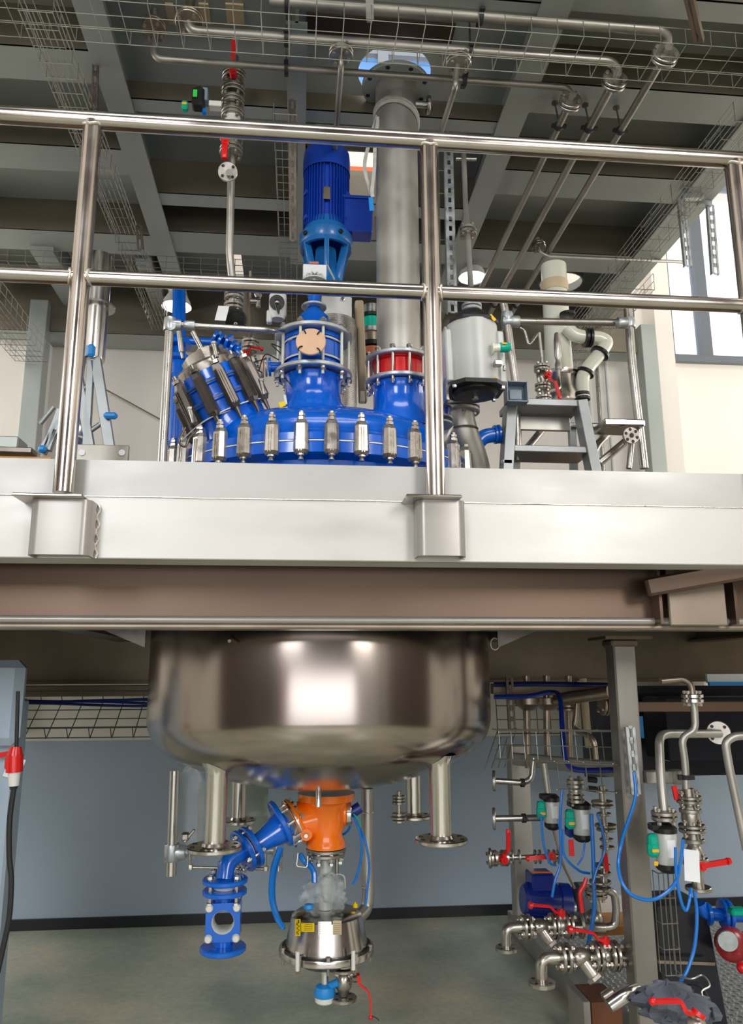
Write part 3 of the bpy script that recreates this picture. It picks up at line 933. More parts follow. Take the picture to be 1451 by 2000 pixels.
# left port with wooden flange and dangling ties
c = P(548, 716, LY)
g = MB().cyl(c + V((.05, 0, 0)), P(524, 717, LY), .021, n=20); g.disc(P(527, 717, LY), (1, 0, .05), .040, .010, 28)
ob('side_port', g, 'blue_enamel', lan)
ob('port_flange', MB().disc(P(520, 717, LY), (1, 0, .05), .041, .008, 28), 'galvanised', lan)
wf = ob('wooden_blank', MB().disc(P(512, 716, LY), (1, 0, .05), .047, .012, 28), 'wood_disc', lan)
for (qa, qb, qc) in (((545, 703), (518, 693), (505, 725)), ((548, 690), (530, 672), (552, 680)), ((520, 700), (490, 712), (512, 728)), ((560, 742), (575, 760), (590, 782))):
    ob('cable_tie', MB().tube(spline([P(qa[0], qa[1], LY - .06), P(qb[0], qb[1], LY - .08), P(qc[0], qc[1], LY - .06)]), .0024, 6), 'black', lan)
ob('white_tag', MB().beam(P(556, 772, LY - .12), P(559, 790, LY - .12), .006, .010, (1, 0, 0)), 'white_plastic', lan)
ob('yellow_tag', MB().beam(P(545, 792, LY - .14), P(557, 788, LY - .14), .008, .02, (0, 0, 1)), 'yellow', lan)

# --- agitator drive behind
AY = 3.42
AX = P(637, 420, AY).x
az = lambda py: Zc(637, py, AX, AY)
u = mpp(V((AX, AY, az(400))))
agi = thing('agitator_drive', 'tall vertical agitator drive with royal blue motor, light blue gear lantern and perforated guard', 'motor', (AX, AY, 2.75))
R0 = 44 * u
g = MB()
g.lathe((AX, AY, 0), (0, 0, 1), [(R0 * .86, az(468)), (R0 * .86, az(340))], 36, cap=True)
for k in range(44):
    a = 2 * pi * k / 44
    if abs(math.sin(2 * a)) < .12: continue
    g.box((AX + R0 * .92 * cos(a), AY + R0 * .92 * sin(a), (az(452) + az(345)) / 2), (.024, .0035, az(345) - az(452)), Matrix.Rotation(a, 3, 'Z'))
mo = ob('motor', g, 'motor_blue', agi)
for a in (rad(-150), rad(-30), rad(60), rad(120)):
    for py in (392, 440):
        ob('foot_boss', MB().box((AX + R0 * cos(a), AY + R0 * sin(a), az(py)), (.03, .03, .02), Matrix.Rotation(a, 3, 'Z'), .004), 'motor_blue', mo)
g = MB().lathe((AX, AY, 0), (0, 0, 1), [(R0 * 1.05, az(345)), (R0 * 1.06, az(322)), (R0 * 1.02, az(306)), (R0 * .88, az(300)), (0.0, az(299))], 40, cap=False)
ob('fan_cowl', g, 'motor_blue', agi, ang=30)
g = MB().box((AX - .002, AY - R0 - .006, az(405)), (13 * u, .008, 26 * u), None, .002); ob('nameplate', g, 'dark_pipe_steel', agi)
g = MB().lathe((AX, AY, 0), (0, 0, 1), [(R0 * 1.12, az(484)), (R0 * 1.16, az(480)), (R0 * 1.16, az(466)), (R0 * 1.0, az(462)), (R0 * .9, az(440))], 40, cap=False)
ob('motor_flange', g, 'gear_blue', agi)
g = MB().box((AX + R0 * 1.35, AY - .02, az(432)), (58 * u, .10, 70 * u), None, .006); g.box((AX + R0 * 1.35, AY - .022, az(398)), (62 * u, .108, 6 * u), None, .003)
ob('terminal_box', g, 'motor_blue', agi)
# open gear lantern: ring, ribs, tapered foot
g = MB()
g.lathe((AX, AY, 0), (0, 0, 1), [(R0 * .98, az(484)), (R0 * 1.12, az(484)), (R0 * 1.12, az(492)), (R0 * .98, az(492))], 40, cap=False)
for k in range(6):
    a = rad(-90) + k * pi / 3
    p1 = V((AX + R0 * 1.0 * cos(a), AY + R0 * 1.0 * sin(a), az(484))); p2 = V((AX + R0 * .55 * cos(a), AY + R0 * .55 * sin(a), az(560)))
    g.beam(p1, p2, .022, .04, (cos(a), sin(a), .2), .004)
g.lathe((AX, AY, 0), (0, 0, 1), [(R0 * .45, az(490)), (R0 * .5, az(530)), (R0 * .75, az(555)), (R0 * .8, az(578)), (0, az(579))], 32, cap=False)
ob('gear_lantern', g, 'gear_blue', agi, ang=45)
for a in (rad(-140), rad(-60)):
    ob('bolt', MB().hexa(V((AX + R0 * 1.14 * cos(a), AY + R0 * 1.14 * sin(a), az(476))), (cos(a), sin(a), 0), .012, .012), 'black', agi)
# white painted mounting box under it, with bolts, then perforated guard and side column
g = MB()
c0, c1 = P(628, 577, AY - .10), P(687, 632, AY - .10)
g.box(((c0.x + c1.x) / 2 + .0, AY - .01, (c0.z + c1.z) / 2), (c1.x - c0.x, .18, c0.z - c1.z), None, .004)
mbx = ob('mounting_box', g, 'white_plastic', agi)
for (px, py) in ((669, 585), (669, 621)):
    ob('bolt', MB().hexa(P(px, py, AY - .10), (0, -1, 0), .010, .010), 'bright_steel', mbx)
ob('base_ring', MB().lathe((c1.x - .06, AY - .02, 0), (0, 0, 1), [(.075, c1.z - .04), (.075, c1.z)], 32), 'black', agi)
# perforated guard: cylindrical sheet with square holes
g = MB()
gx, gy, gr = P(668, 700, AY).x - .04, AY - .03, .105
ztg, zbg = Zc(690, 634, gx, gy), 2.76
na = 46
for k in range(na):
    a = rad(-125) + rad(165) * k / (na - 1)
    g.box((gx + gr * cos(a), gy + gr * sin(a), (ztg + zbg) / 2), (.0015, .0034, ztg - zbg), Matrix.Rotation(a, 3, 'Z'))
nz_ = int((ztg - zbg) / .009)
for i in range(nz_ + 1):
    z = zbg + (ztg - zbg) * i / nz_
    g.lathe((gx, gy, z), (0, 0, 1), [(gr, -.0017), (gr + .0015, -.0017), (gr + .0015, .0017), (gr, .0017), (gr, -.0017)], 20, a0=rad(-125) + pi / 2 - pi / 2, a1=rad(40), cap=False)
ob('perforated_guard', g, 'pipe_steel', agi)
g = MB().beam(P(701, 590, AY + .02), P(709, 786, AY + .02), .04, .05, (0, 1, 0), .006)
ob('side_column', g, 'cream_insulation', agi, label='beige side column')
ob('column_foot', MB().beam(P(703, 776, AY), P(712, 776, AY), .03, .05, (0, 0, 1)), 'bright_steel', agi)
# cardboard and paper box balanced on the gear lantern foot
pb = thing('paper_box', 'small white open cardboard box with torn tape tucked behind the white spoked cap', 'box', P(612, 545, LY + .09))
Yb = LY + .09
g = MB(); a, b = P(592, 515, Yb), P(637, 556, Yb); g.box(((a.x + b.x) / 2, Yb + .035, (a.z + b.z) / 2), (b.x - a.x, .07, a.z - b.z), None, .002)
ob('carton', g, 'paper', pb)
g = MB(); g.beam(P(640, 520, Yb), P(654, 548, Yb - .02), .003, .02, (0, 1, 0)); ob('flap', g, 'strap', pb)
g = MB(); g.beam(P(604, 513, Yb - .004), P(622, 513, Yb - .004), .002, .010, (0, 0, 1)); ob('tape_patch', g, 'terracotta', pb)

# --- tilted manhole with dark clamps at the left of the head
MYc = 3.02
mb0, mt0 = P(452, 822, MYc), P(402, 718, MYc - .04)
MA = (mt0 - mb0).normalized(); ML = (mt0 - mb0).length
um = mpp(mb0)
man = thing('manhole', 'tilted blue manhole with dark bolted clamps and heavy steel cover on reactor head', 'manhole', mb0)
RM = 68 * um
g = MB().lathe(mb0, MA, [(RM * 1.25, -.10), (RM * 1.08, -.05), (RM, -.01), (RM, ML * .30), (RM * 1.08, ML * .32), (RM * 1.08, ML * .40), (RM, ML * .42), (RM, ML * .58), (RM * 1.06, ML * .6), (RM * 1.06, ML * .68), (RM * .98, ML * .7), (RM * .95, ML * .86)], 48, cap=False)
ob('nozzle', g, 'blue_enamel', man, ang=50)
for q in (.10, .36, .64):
    ob('seal_ring', MB().lathe(mb0 + MA * ML * q, MA, [(RM * 1.0, -.003), (RM * 1.1, -.002), (RM * 1.1, .002), (RM * 1.0, .003)], 48, cap=False), 'dark_clamp_steel' if q > .2 else 'gasket_white', man)
cc = mb0 + MA * ML * .93
g = MB().lathe(cc, MA, [(RM * .7, -.03), (RM * .86, -.028), (RM * .89, -.018), (RM * .89, .016), (RM * .82, .026)], 48)
ob('cover', g, 'valve_steel', man)
xm, ym, zm_ = frame(MA)
g = MB(); Rb = Matrix((xm, ym, zm_)).transposed()
cb = cc + MA * .045
g.prism([(RM * .86 * cos(t), RM * .55 * sin(t)) for t in [pi / 4 * k + pi / 8 for k in range(8)]], Matrix(((xm.x, ym.x, zm_.x, cb.x), (xm.y, ym.y, zm_.y, cb.y), (xm.z, ym.z, zm_.z, cb.z), (0, 0, 0, 1))), .045)
cv = ob('cover_bridge', g, 'valve_steel', man)
g = MB().box(cb - ym * 0 + V((0, -RM * .60, 0)), (.04, .014, .03), Rb); ob('latch_plate', g, 'bright_steel', cv)
# clamps
protoc = None
for k, t in enumerate((-176, -146, -112, -78, -44, -12)):
    a = rad(t)
    rd = V((cos(a), sin(a), 0)); rd = (rd - MA * rd.dot(MA)).normalized()
    tn = MA.cross(rd)
    c = mb0 + MA * ML * (.46 if t > -150 else .25) + rd * RM * 1.02
    M = Matrix(((tn.x, rd.x, MA.x, c.x), (tn.y, rd.y, MA.y, c.y), (tn.z, rd.z, MA.z, c.z), (0, 0, 0, 1)))
    h = .185
    if protoc is None:
        g = MB(M); q = clamp_mesh(h, .046, .040); g.add(q.v, q.f); g.cyl((0, .016, -h / 2 + .01), (0, .016, -h / 2 - .05), .012, .005, n=10)
        o = ob('clamp', g, 'dark_clamp_steel', man, ang=18); 
        g = MB(M).cyl((0, .016, h / 2 - .01), (0, .016, h / 2 + .03), .009, n=10); g.hexa((0, .016, h / 2), (0, 0, 1), .017, .014)
        ob('clamp_bolt', g, 'valve_steel', o)
        protoc = (o, M)
    else:
        o = protoc[0].copy(); COL.objects.link(o); o.parent = man
        D = WM[man.name].inverted() @ M @ protoc[1].inverted() @ WM[man.name]
        o.matrix_basis = D
        b = protoc[0].children[0].copy(); COL.objects.link(b); b.parent = o
# hooks of black rubber and a thin wire hanging at the left clamp
ob('hook', MB().tube(spline([P(362, 835, 2.86), P(350, 862, 2.86), P(362, 872, 2.86), P(370, 855, 2.86), P(388, 838, 2.86)]), .005, 8), 'dark_clamp_steel', man)
ob('grounding_wire', MB().tube(spline([P(350, 865, 2.87), P(385, 833, 2.86), P(420, 812, 2.86), P(470, 797, 2.9), P(500, 795, 2.95)]), .0022, 6), 'strap', man)
# two lifting gas struts above the manhole hanging from the tube frame
for (qa, qb) in (((350, 645), (357, 700)), ((377, 648), (400, 700))):
    g = MB().cyl(P(*qa, MYc), P(qb[0] - 2, qb[1] - 12, MYc), .011, n=14); g.cyl(P(qb[0] - 3, qb[1] - 14, MYc), P(*qb, MYc), .006, n=10)
    ob('lifting_strut', g, 'pipe_steel', man)
for (px, py, d) in ((372, 800, 1), (510, 745, 1), (418, 672, 0)):
    ob('drain_plug', MB().cyl(P(px, py, 2.85), P(px + 6, py + 26, 2.84), .009, .006, n=10).hexa(P(px, py, 2.85), (0, 0, 1), .012, .01), 'valve_steel', man)

# ================================================================ UNDER THE VESSEL
# four nozzles
def nozzle(px, pyb, Y, rpx, frpx, nb):
    b = P(px, pyb, Y); u = mpp(b)
    rr_ = math.hypot(b.x - VX, b.y - VY)
    zt = zdish(rr_) + .03
    r = rpx * u
    g = MB().lathe((b.x, b.y, 0), (0, 0, 1), [(r * 1.5, zt), (r * 1.12, zt - .02), (r, zt - .04), (r, b.z + .012)], 32, cap=False)
    o = ob('nozzle', g, 'nozzle_steel', ves, ang=60)
    g = MB().disc((b.x, b.y, b.z + .007), (0, 0, 1), frpx * u, .016, 40, hole=r * .9); g.lathe((b.x, b.y, b.z + .015), (0, 0, 1), [(r * 1.15, 0), (r * 1.02, .01)], 30, cap=False)
    fo = ob('nozzle_flange', g, 'nozzle_steel', o)
    for k in range(nb):
        a = rad(20) + 2 * pi * k / nb
        p = (b.x + (frpx * u * .8) * cos(a), b.y + frpx * u * .8 * sin(a), b.z + .0158)
        ob('bolt_hole', MB().disc(p, (0, 0, 1), .0085, .002, 12), 'black', fo)
    return o
nozzle(418, 1660, VY - .42, 21.5, 54, 8)
nozzle(862, 1645, VY - .42, 21.5, 52, 8)
nozzle(465, 1607, VY + .35, 14.5, 34, 4)
nozzle(808, 1598, VY + .35, 14.5, 34, 4)
# small bolt studs on jacket near the top
ob('jacket_plug', MB().cyl(P(448, 1243, 2.75), P(448, 1252, 2.70), .006), 'dark_pipe_steel', ves)
ob('overflow_ring', MB().tube([P(966, 1258, 3.2) + V((.018 * cos(t), 0, .024 * sin(t))) for t in [2 * pi * k / 16 for k in range(16)]], .004, 6, closed=True), 'dark_pipe_steel', ves)
# bottom outlet: orange valve body
OY = VY - .02
ol = lambda px, py: P(px, py, OY)
uo = mpp(ol(635, 1600))
val = thing('outlet_valve', 'glossy orange enamelled bottom outlet valve body hanging under the steel reactor', 'valve', ol(637, 1655))
cx = ol(637, 1600).x
z = lambda py: ol(637, py).z
g = MB().lathe((cx, OY, 0), (0, 0, 1), [(56 * uo, z(1548)), (56 * uo, z(1562)), (48 * uo, z(1564)), (40 * uo, z(1572)), (38 * uo, z(1605)), (31 * uo, z(1628)), (38 * uo, z(1644)), (38 * uo, z(1654))], 40)
c1 = ol(570, 1600); ax = V((-.86, -.22, -.46)).normalized()
g.cyl(V((cx, OY, z(1592))), ol(586, 1605), 33 * uo, 38 * uo, 28)
g.disc(ol(576, 1604) , ax, 45 * uo, .026, 36)
g.cyl(V((cx, OY, z(1592))), ol(669, 1589), 19 * uo, n=24); g.disc(ol(672, 1588), (1, 0, 0), 23 * uo, .014, 28)
vb = ob('valve_body', g, 'orange_enamel', val, ang=45)
ob('drain_boss', MB().cyl(ol(598, 1622) + V((0, -.09, 0)), ol(598, 1622) + V((0, 0, 0)), .022, n=20), 'orange_enamel', val)
ob('boss_bolt', MB().hexa(ol(597, 1623) + V((0, -.09, 0)), (0, -1, 0), .010, .012), 'bright_steel', val)
ob('metal_band', MB().disc(ol(576, 1605) + ax * .004 , ax, 46.2 * uo, .010, 40, hole=44 * uo), 'bright_steel', val)
for k in range(8):
    x_, y_, z_ = frame(ax); a = 2 * pi * k / 8 + .3
    p = ol(576, 1604) + (x_ * cos(a) + y_ * sin(a)) * 36 * uo
    ob('flange_bolt', MB().cyl(p - ax * .03, p + ax * .05, .006, n=8).hexa(p - ax * .028, ax, .012, .012).hexa(p + ax * .038, ax, .012, .012), 'bright_steel', val)
ob('steel_cap', MB().disc(ol(680, 1588), (1, 0, 0), 24 * uo, .020, 30), 'bright_steel', val)
ob('blue_plug', MB().cyl(ol(684, 1589), ol(704, 1576), 11 * uo, n=16), 'dark_blue', val)
ob('name_mark', MB().box(ol(636, 1626) + V((0, -31 * uo - .0, 0)), (.018, .003, .02)), 'orange_enamel', val)
g = MB()
g.disc((cx, OY, z(1659)), (0, 0, 1), 39 * uo, .014, 36); g.disc((cx, OY, z(1668)), (0, 0, 1), 37 * uo, .014, 36)
ob('steel_flange', g, 'valve_steel', val)
bolt_circle(val, (cx, OY), 31 * uo, 8, z(1686), z(1660), .006, 'bright_steel', a0=.3)
ob('stem_tube', MB().cyl((cx, OY, z(1670)), (cx, OY, z(1775)), 12.5 * uo, n=24), 'actuator_grey', val)
ob('stem_rod', MB().cyl((cx + .045, OY + .02, z(1675)), (cx + .045, OY + .02, z(1722)), .008, n=10), 'valve_steel', val)
ob('sight_glass_tube', MB().cyl(P(622, 1538, VY - .2), P(622, 1577, VY - .22), .011, n=14), 'nozzle_steel', ves)
# blue elbow run with sight glass
el = thing('blue_outlet_pipe', 'bright blue flanged elbow pipe with round window fitting, left of the orange valve', 'pipe', P(435, 1855, OY - .1))
Y1, Y2, Y3 = OY - .02, OY - .10, OY - .15
def bl(px, py, t): return P(px, py, Y1 * (1 - t) + Y3 * t)
pa, pb_, pc, pd_ = bl(556, 1612, .0), bl(500, 1651, .5), bl(446, 1678, .85), bl(439, 1716, 1.0)
g = MB().lathe(pa, (pb_ - pa), [(30 * uo, 0), (29 * uo, .03), (20 * uo, (pb_ - pa).length * .7), (18 * uo, (pb_ - pa).length)], 28, cap=False)
ob('reducer', g, 'blue_paint', el, ang=60)
def fl(parent, c, axd, r, t, mt='blue_paint', nb=4, br=.006, bl_=.05, a0=.4, hole=0, name='flange'):
    o = ob(name, MB().disc(c, axd, r, t, 36, hole=hole), mt, parent)
    return o
a1 = (pa - pb_).normalized()
fl(el, bl(548, 1608, 0), ax, 46 * uo, .022)
fl(el, bl(490, 1654, .5), a1, 40 * uo, .018); fl(el, bl(475, 1662, .55), a1, 40 * uo, .018)
ob('gasket', MB().disc(bl(482, 1658, .53), a1, 27 * uo, .012, 28), 'gasket_white', el)
def bolts_ax(parent, c, axd, r, n, L, br=.0065, mt='bright_steel', a0=.4, name='bolt'):
    x_, y_, z_ = frame(axd)
    for k in range(n):
        a = a0 + 2 * pi * k / n; p = V(c) + (x_ * cos(a) + y_ * sin(a)) * r
        g = MB().cyl(p - z_ * L / 2, p + z_ * L / 2, br, n=8); g.hexa(p - z_ * (L / 2 - .004), z_, br * 2, br * 1.7); g.hexa(p + z_ * (L / 2 - br * 2.2), z_, br * 2, br * 1.7)
        ob(name, g, mt, parent)
bolts_ax(el, bl(482, 1658, .53), a1, 33 * uo, 4, .085, a0=.2)
pts = bend([bl(476, 1662, .56), bl(444, 1682, .85), bl(439, 1718, 1)], .09, 8)
ob('elbow', MB().tube(pts, 16 * uo, 24), 'blue_paint', el)
cx4 = bl(439, 1740, 1).x
zz = lambda py: bl(439, py, 1).z
fl(el, (cx4, Y3, zz(1719)), (0, 0, 1), 41 * uo, .018); fl(el, (cx4, Y3, zz(1741)), (0, 0, 1), 40 * uo, .018)
ob('gasket', MB().disc((cx4, Y3, zz(1731)), (0, 0, 1), 20 * uo, .018, 28), 'gasket_white', el)
bolts_ax(el, (cx4, Y3, zz(1733)), (0, 0, 1), 33 * uo, 4, .11, a0=.75)
g = MB()
g.lathe((cx4, Y3, 0), (0, 0, 1), [(17 * uo, zz(1738)), (17 * uo, zz(1762))], 28, cap=False)
g.lathe((cx4, Y3, 0), (0, 0, 1), [(17 * uo, zz(1826)), (17 * uo, zz(1846))], 28, cap=False)
# block with round through window
W_, H_ = 33 * uo, (zz(1757) - zz(1832))
zc4 = zz(1795); rh = 20 * uo
n = 48; inn = []; out = []
for k in range(n):
    a = 2 * pi * k / n
    c, s_ = cos(a), sin(a)
    q = min((W_ * .92) / max(abs(c), 1e-6), (H_ / 2) / max(abs(s_), 1e-6))
    q = min(q, math.hypot(W_ * .92, H_ / 2) * .93)
    inn.append((rh * c, rh * s_)); out.append((q * c, q * s_))
vs = []
for yy in (-.045, .045):
    vs += [V((cx4 + p[0], Y3 + yy, zc4 + p[1])) for p in inn] + [V((cx4 + p[0], Y3 + yy, zc4 + p[1])) for p in out]
fs = []
for k in range(n):
    j = (k + 1) % n
    fs += [(k, j, n + j, n + k), (2 * n + k, 3 * n + k, 3 * n + j, 2 * n + j), (k, 2 * n + k, 2 * n + j, j), (n + k, n + j, 3 * n + j, 3 * n + k)]
g.add(vs, fs)
sg = ob('sight_glass_body', g, 'blue_paint', el, ang=35)
ob('window_ring', MB().lathe((cx4, Y3, zc4), (0, 1, 0), [(rh, -.04), (rh * .93, -.035), (rh * .93, .035), (rh, .04)], 36, cap=False), 'gasket_white', sg)
for (sx, sy) in ((-1, 1), (1, 1), (-1, -1), (1, -1)):
    p = V((cx4 + sx * 24 * uo, Y3 - .046, zc4 + sy * 25 * uo))
    ob('bolt_cap', MB().lathe(p, (0, -1, 0), [(.0145, 0), (.0145, .010), (.010, .016)], 18), 'white_plastic', sg)
fl(el, (cx4, Y3, zz(1852)), (0, 0, 1), 41 * uo, .020)
# drum below the valve: instrument housing
DY = OY
dc_ = thing('stainless_drum', 'squat tapered stainless steel drum with yellow warning stickers under the outlet valve', 'drum', P(640, 1870, DY))
dx = P(638, 1800, DY).x; ud = mpp(P(638, 1800, DY))
zd = lambda py: P(638, py, DY).z
g = MB().lathe((dx, DY, 0), (0, 0, 1), [(.02, zd(1776)), (58 * ud, zd(1778)), (68 * ud, zd(1785)), (79 * ud, zd(1838)), (80 * ud, zd(1848))], 64, cap=False)
ob('housing', g, 'nozzle_steel', dc_, ang=40)
g = MB().lathe((dx, DY, 0), (0, 0, 1), [(70 * ud, zd(1846)), (91 * ud, zd(1846)), (92 * ud, zd(1849)), (92 * ud, zd(1858)), (90 * ud, zd(1860)), (75 * ud, zd(1860))], 64, cap=False)
ob('rim_flange', g, 'nozzle_steel', dc_)
ob('rim_gasket', MB().lathe((dx, DY, 0), (0, 0, 1), [(80 * ud, zd(1843)), (86 * ud, zd(1843)), (86 * ud, zd(1846)), (80 * ud, zd(1846))], 64, cap=False), 'black', dc_)
g = MB().lathe((dx, DY, 0), (0, 0, 1), [(74 * ud, zd(1858)), (68 * ud, zd(1866)), (50 * ud, zd(1880)), (0, zd(1884))], 48, cap=False)
ob('lower_dish', g, 'dark_clamp_steel', dc_, ang=60)
yel = ob('warning_sticker', MB(), 'yellow', dc_) if False else None
def curved_label(parent, name, pxa, pxb, pya, pyb, mt, r_at, marks=None, seg=6):
    # patch on the cone surface
    g = MB(); vs = []; fs = []
    for i in range(seg + 1):
        for j in (0, 1):
            px = pxa + (pxb - pxa) * i / seg; py = (pya, pyb)[j]
            d = _ray(px, py)
            # intersect with cone radius at that height
            r = r_at * ud; 
            for _ in range(8):
                A = d.x ** 2 + d.y ** 2; B = -(d.x * dx + d.y * DY); C_ = dx * dx + DY * DY - r * r
                D = max(0, B * B - A * C_); t = (-B - math.sqrt(D)) / A
                zzz = 1.6 + d.z * t
                f_ = (zd(1785) - zzz) / (zd(1785) - zd(1838))
                r = (68 + 11 * f_) * ud + .0015
            vs.append(V((d.x * t, d.y * t, zzz)))
    for i in range(seg): fs.append((2 * i, 2 * i + 1, 2 * i + 3, 2 * i + 2))
    g.add(vs, fs)
    return ob(name, g, mt, parent)
curved_label(dc_, 'symbol_sticker', 576, 587, 1795, 1828, 'yellow', 72)
curved_label(dc_, 'warning_sticker', 588, 614, 1803, 1820, 'yellow', 72)
curved_label(dc_, 'rating_plate', 621, 647, 1800, 1829, 'bright_steel', 72)
curved_label(dc_, 'rating_plate', 650, 667, 1798, 1826, 'cream_insulation', 72)
# ================================================================ PIPEWORK HELPERS
def flange_pair(parent, c, axd, r, t=.014, mt='valve_steel', nb=4, a0=.6, gap=.004, label=None):
    c = V(c); z_ = V(axd).normalized()
    o = None
    for s in (-1, 1):
        o = ob('flange', MB().disc(c + z_ * s * (t / 2 + gap / 2), z_, r, t, 24), mt, parent)
    x_, y_, _ = frame(z_)
    for k in range(nb):
        a = a0 + 2 * pi * k / nb; p = c + (x_ * cos(a) + y_ * sin(a)) * r * .76
        L = t * 2 + gap + .024
        ob('bolt', MB().lathe(p - z_ * L / 2, z_, [(.008, 0), (.008, .009), (.0045, .009), (.0045, L - .009), (.008, L - .009), (.008, L)], 6), 'clamp_steel', parent)
    return o
def flange_one(parent, c, axd, r, t=.014, mt='valve_steel', bore=.0, nb=4):
    o = ob('flange', MB().disc(c, axd, r, t, 28), mt, parent)
    z_ = V(axd).normalized(); x_, y_, _ = frame(z_); c = V(c)
    for s in (-1, 1):
        g = MB()
        for k in range(nb):
            a = .75 + 2 * pi * k / nb
            g.disc(c + (x_ * cos(a) + y_ * sin(a)) * r * .72 + z_ * s * (t / 2), z_, .007, .0015, 10)
        if bore: g.disc(c + z_ * s * (t / 2), z_, bore, .0015, 20)
        ob('hole_marks', g, 'black', o)
    return o
def run(name, label, cat, pts, r, mt='pipe_steel', group=None, rb=None, n=14, pname='pipe'):
    pts = [V(p) for p in pts]
    t = thing(name, label, cat, pts[-1], group)
    ob(pname, MB().tube(bend(pts, rb or r * 3, 7), r, n), mt, t)
    return t
def pipe(parent, pts, r, mt='pipe_steel', rb=None, n=14, name='pipe'):
    return ob(name, MB().tube(bend([V(p) for p in pts], rb or r * 3, 7), r, n), mt, parent)
def lever(parent, base, a1, a2, L, mt='red_paint', w=.022, name='valve_handle', drop=.03):
    # cranked lever: from base rises along a2 then runs along a1
    base, a1, a2 = V(base), V(a1).normalized(), V(a2).normalized()
    g = MB()
    g.cyl(base - a2 * .012, base + a2 * .016, .017, n=12)
    pts = [base + a2 * .006, base + a2 * .008 + a1 * L * .22, base + a2 * (.008 + drop) + a1 * L * .38, base + a2 * (.008 + drop) + a1 * L * .9, base + a2 * (.006 + drop) + a1 * L]
    side = a1.cross(a2)
    ribbon(g, pts, w * .75, .009, side)
    g.cyl(pts[-1] - side * .0, pts[-1] + a1 * .012, w * .5, w * .42, 10)
    g.hexa(base + a2 * .014, a2, .008, .008)
    return ob(name, g, mt, parent)
def ball_valve(parent, c, axd, L, r, rf, h1=None, h2=None, hl=.15, mt='valve_steel', bolts=4, both=True):
    c = V(c); z_ = V(axd).normalized()
    g = MB().lathe(c - z_ * L / 2, z_, [(r * 1.0, 0), (r * 1.05, L * .2), (r * 1.55, L * .34), (r * 1.6, L * .5), (r * 1.55, L * .66), (r * 1.05, L * .8), (r * 1.0, L)], 20)
    if h2 is not None:
        g.cyl(c, c + V(h2).normalized() * r * 2.3, r * .75, n=12); g.hexa(c + V(h2).normalized() * r * 1.5, h2, r * 1.1, r * .35)
    b = ob('valve_body', g, mt, parent)
    flange_pair(parent, c - z_ * L / 2, z_, rf, nb=bolts, mt=mt)
    if both: flange_pair(parent, c + z_ * L / 2, z_, rf, nb=bolts, mt=mt)
    if h1 is not None:
        lever(b, c + V(h2).normalized() * r * 2.3, h1, h2, hl)
    return b
def pipe_clip(parent, c, axd, r, mt='rubber', rod=None):
    g = MB().lathe(c, axd, [(r * 1.05, -.008), (r * 1.35, -.008), (r * 1.35, .008), (r * 1.05, .008), (r * 1.05, -.008)], 16, cap=False)
    x_, y_, z_ = frame(axd)
    for s in (-1, 1): g.box(V(c) + x_ * s * r * 1.6, (.016, .012, .018), Matrix((x_, y_, z_)).transposed())
    o = ob('pipe_clip', g, mt, parent)
    if rod is not None: 
        g = MB().cyl(V(c) + V((0, 0, r * 1.2)), rod, .004, n=8); g.disc(rod, (0, 0, 1), .016, .008, 12)
        ob('hanger_rod', g, 'rust_strut', o)
    return o
def wire_tray(name, label, p0, p1, side, w, h, step=.1, nl=6, ns=2, r=.0022, mt='wire', group=None, up_=None, cat='cable tray'):
    p0, p1, side = V(p0), V(p1), V(side).normalized()
    d = p1 - p0; L = d.length; d.normalize(); upv = V(up_).normalized() if up_ else side.cross(d).normalized()
    if up_ is None and upv.z < 0: upv = -upv
    g = MB()
    for k in range(nl):
        o = p0 + side * (w * (k / (nl - 1) - .5)); g.tube([o, o + d * L], r, 4)
    for s in (-1, 1):
        for k in range(1, ns + 1):
            o = p0 + side * s * w / 2 + upv * h * k / ns; g.tube([o, o + d * L], r, 4)
    m = int(L / step)
    for i in range(m + 1):
        o = p0 + d * (L * i / m) - upv * r * 1.2
        g.tube([o - side * (w / 2 + r) + upv * h, o - side * (w / 2 + r), o + side * (w / 2 + r), o + side * (w / 2 + r) + upv * h], r, 4)
    return ob(name, g, mt, label=label, cat=cat, group=group)
def strut(name, label, p0, p1, w, face, mt='galvanised', pitch=.05, group=None, cat='strut', arm=None):
    # slotted channel: face plate made of two strips and rungs, plus side flanges
    p0, p1 = V(p0), V(p1); d = (p1 - p0); L = d.length; d.normalize()
    f = V(face).normalized(); s = d.cross(f).normalized(); f = s.cross(d)
    R = Matrix((s, f, d)).transposed()
    g = MB(); c = (p0 + p1) / 2
    for k in (-1, 1):
        g.box(c + s * k * w * .34, (w * .32, .003, L), R); g.box(c + s * k * w * .5 - f * w * .25, (.003, w * .5, L), R)
    if arm is not None: g.beam(p0, arm, .03, .03, (0, 0, 1))
    m = max(2, int(L / pitch))
    for i in range(m + 1):
        g.box(p0 + d * (L * i / m), (w * .5, .003, pitch * .5 if 0 < i < m else .01), R)
    return ob(name, g, mt, label=label, cat=cat, group=group)
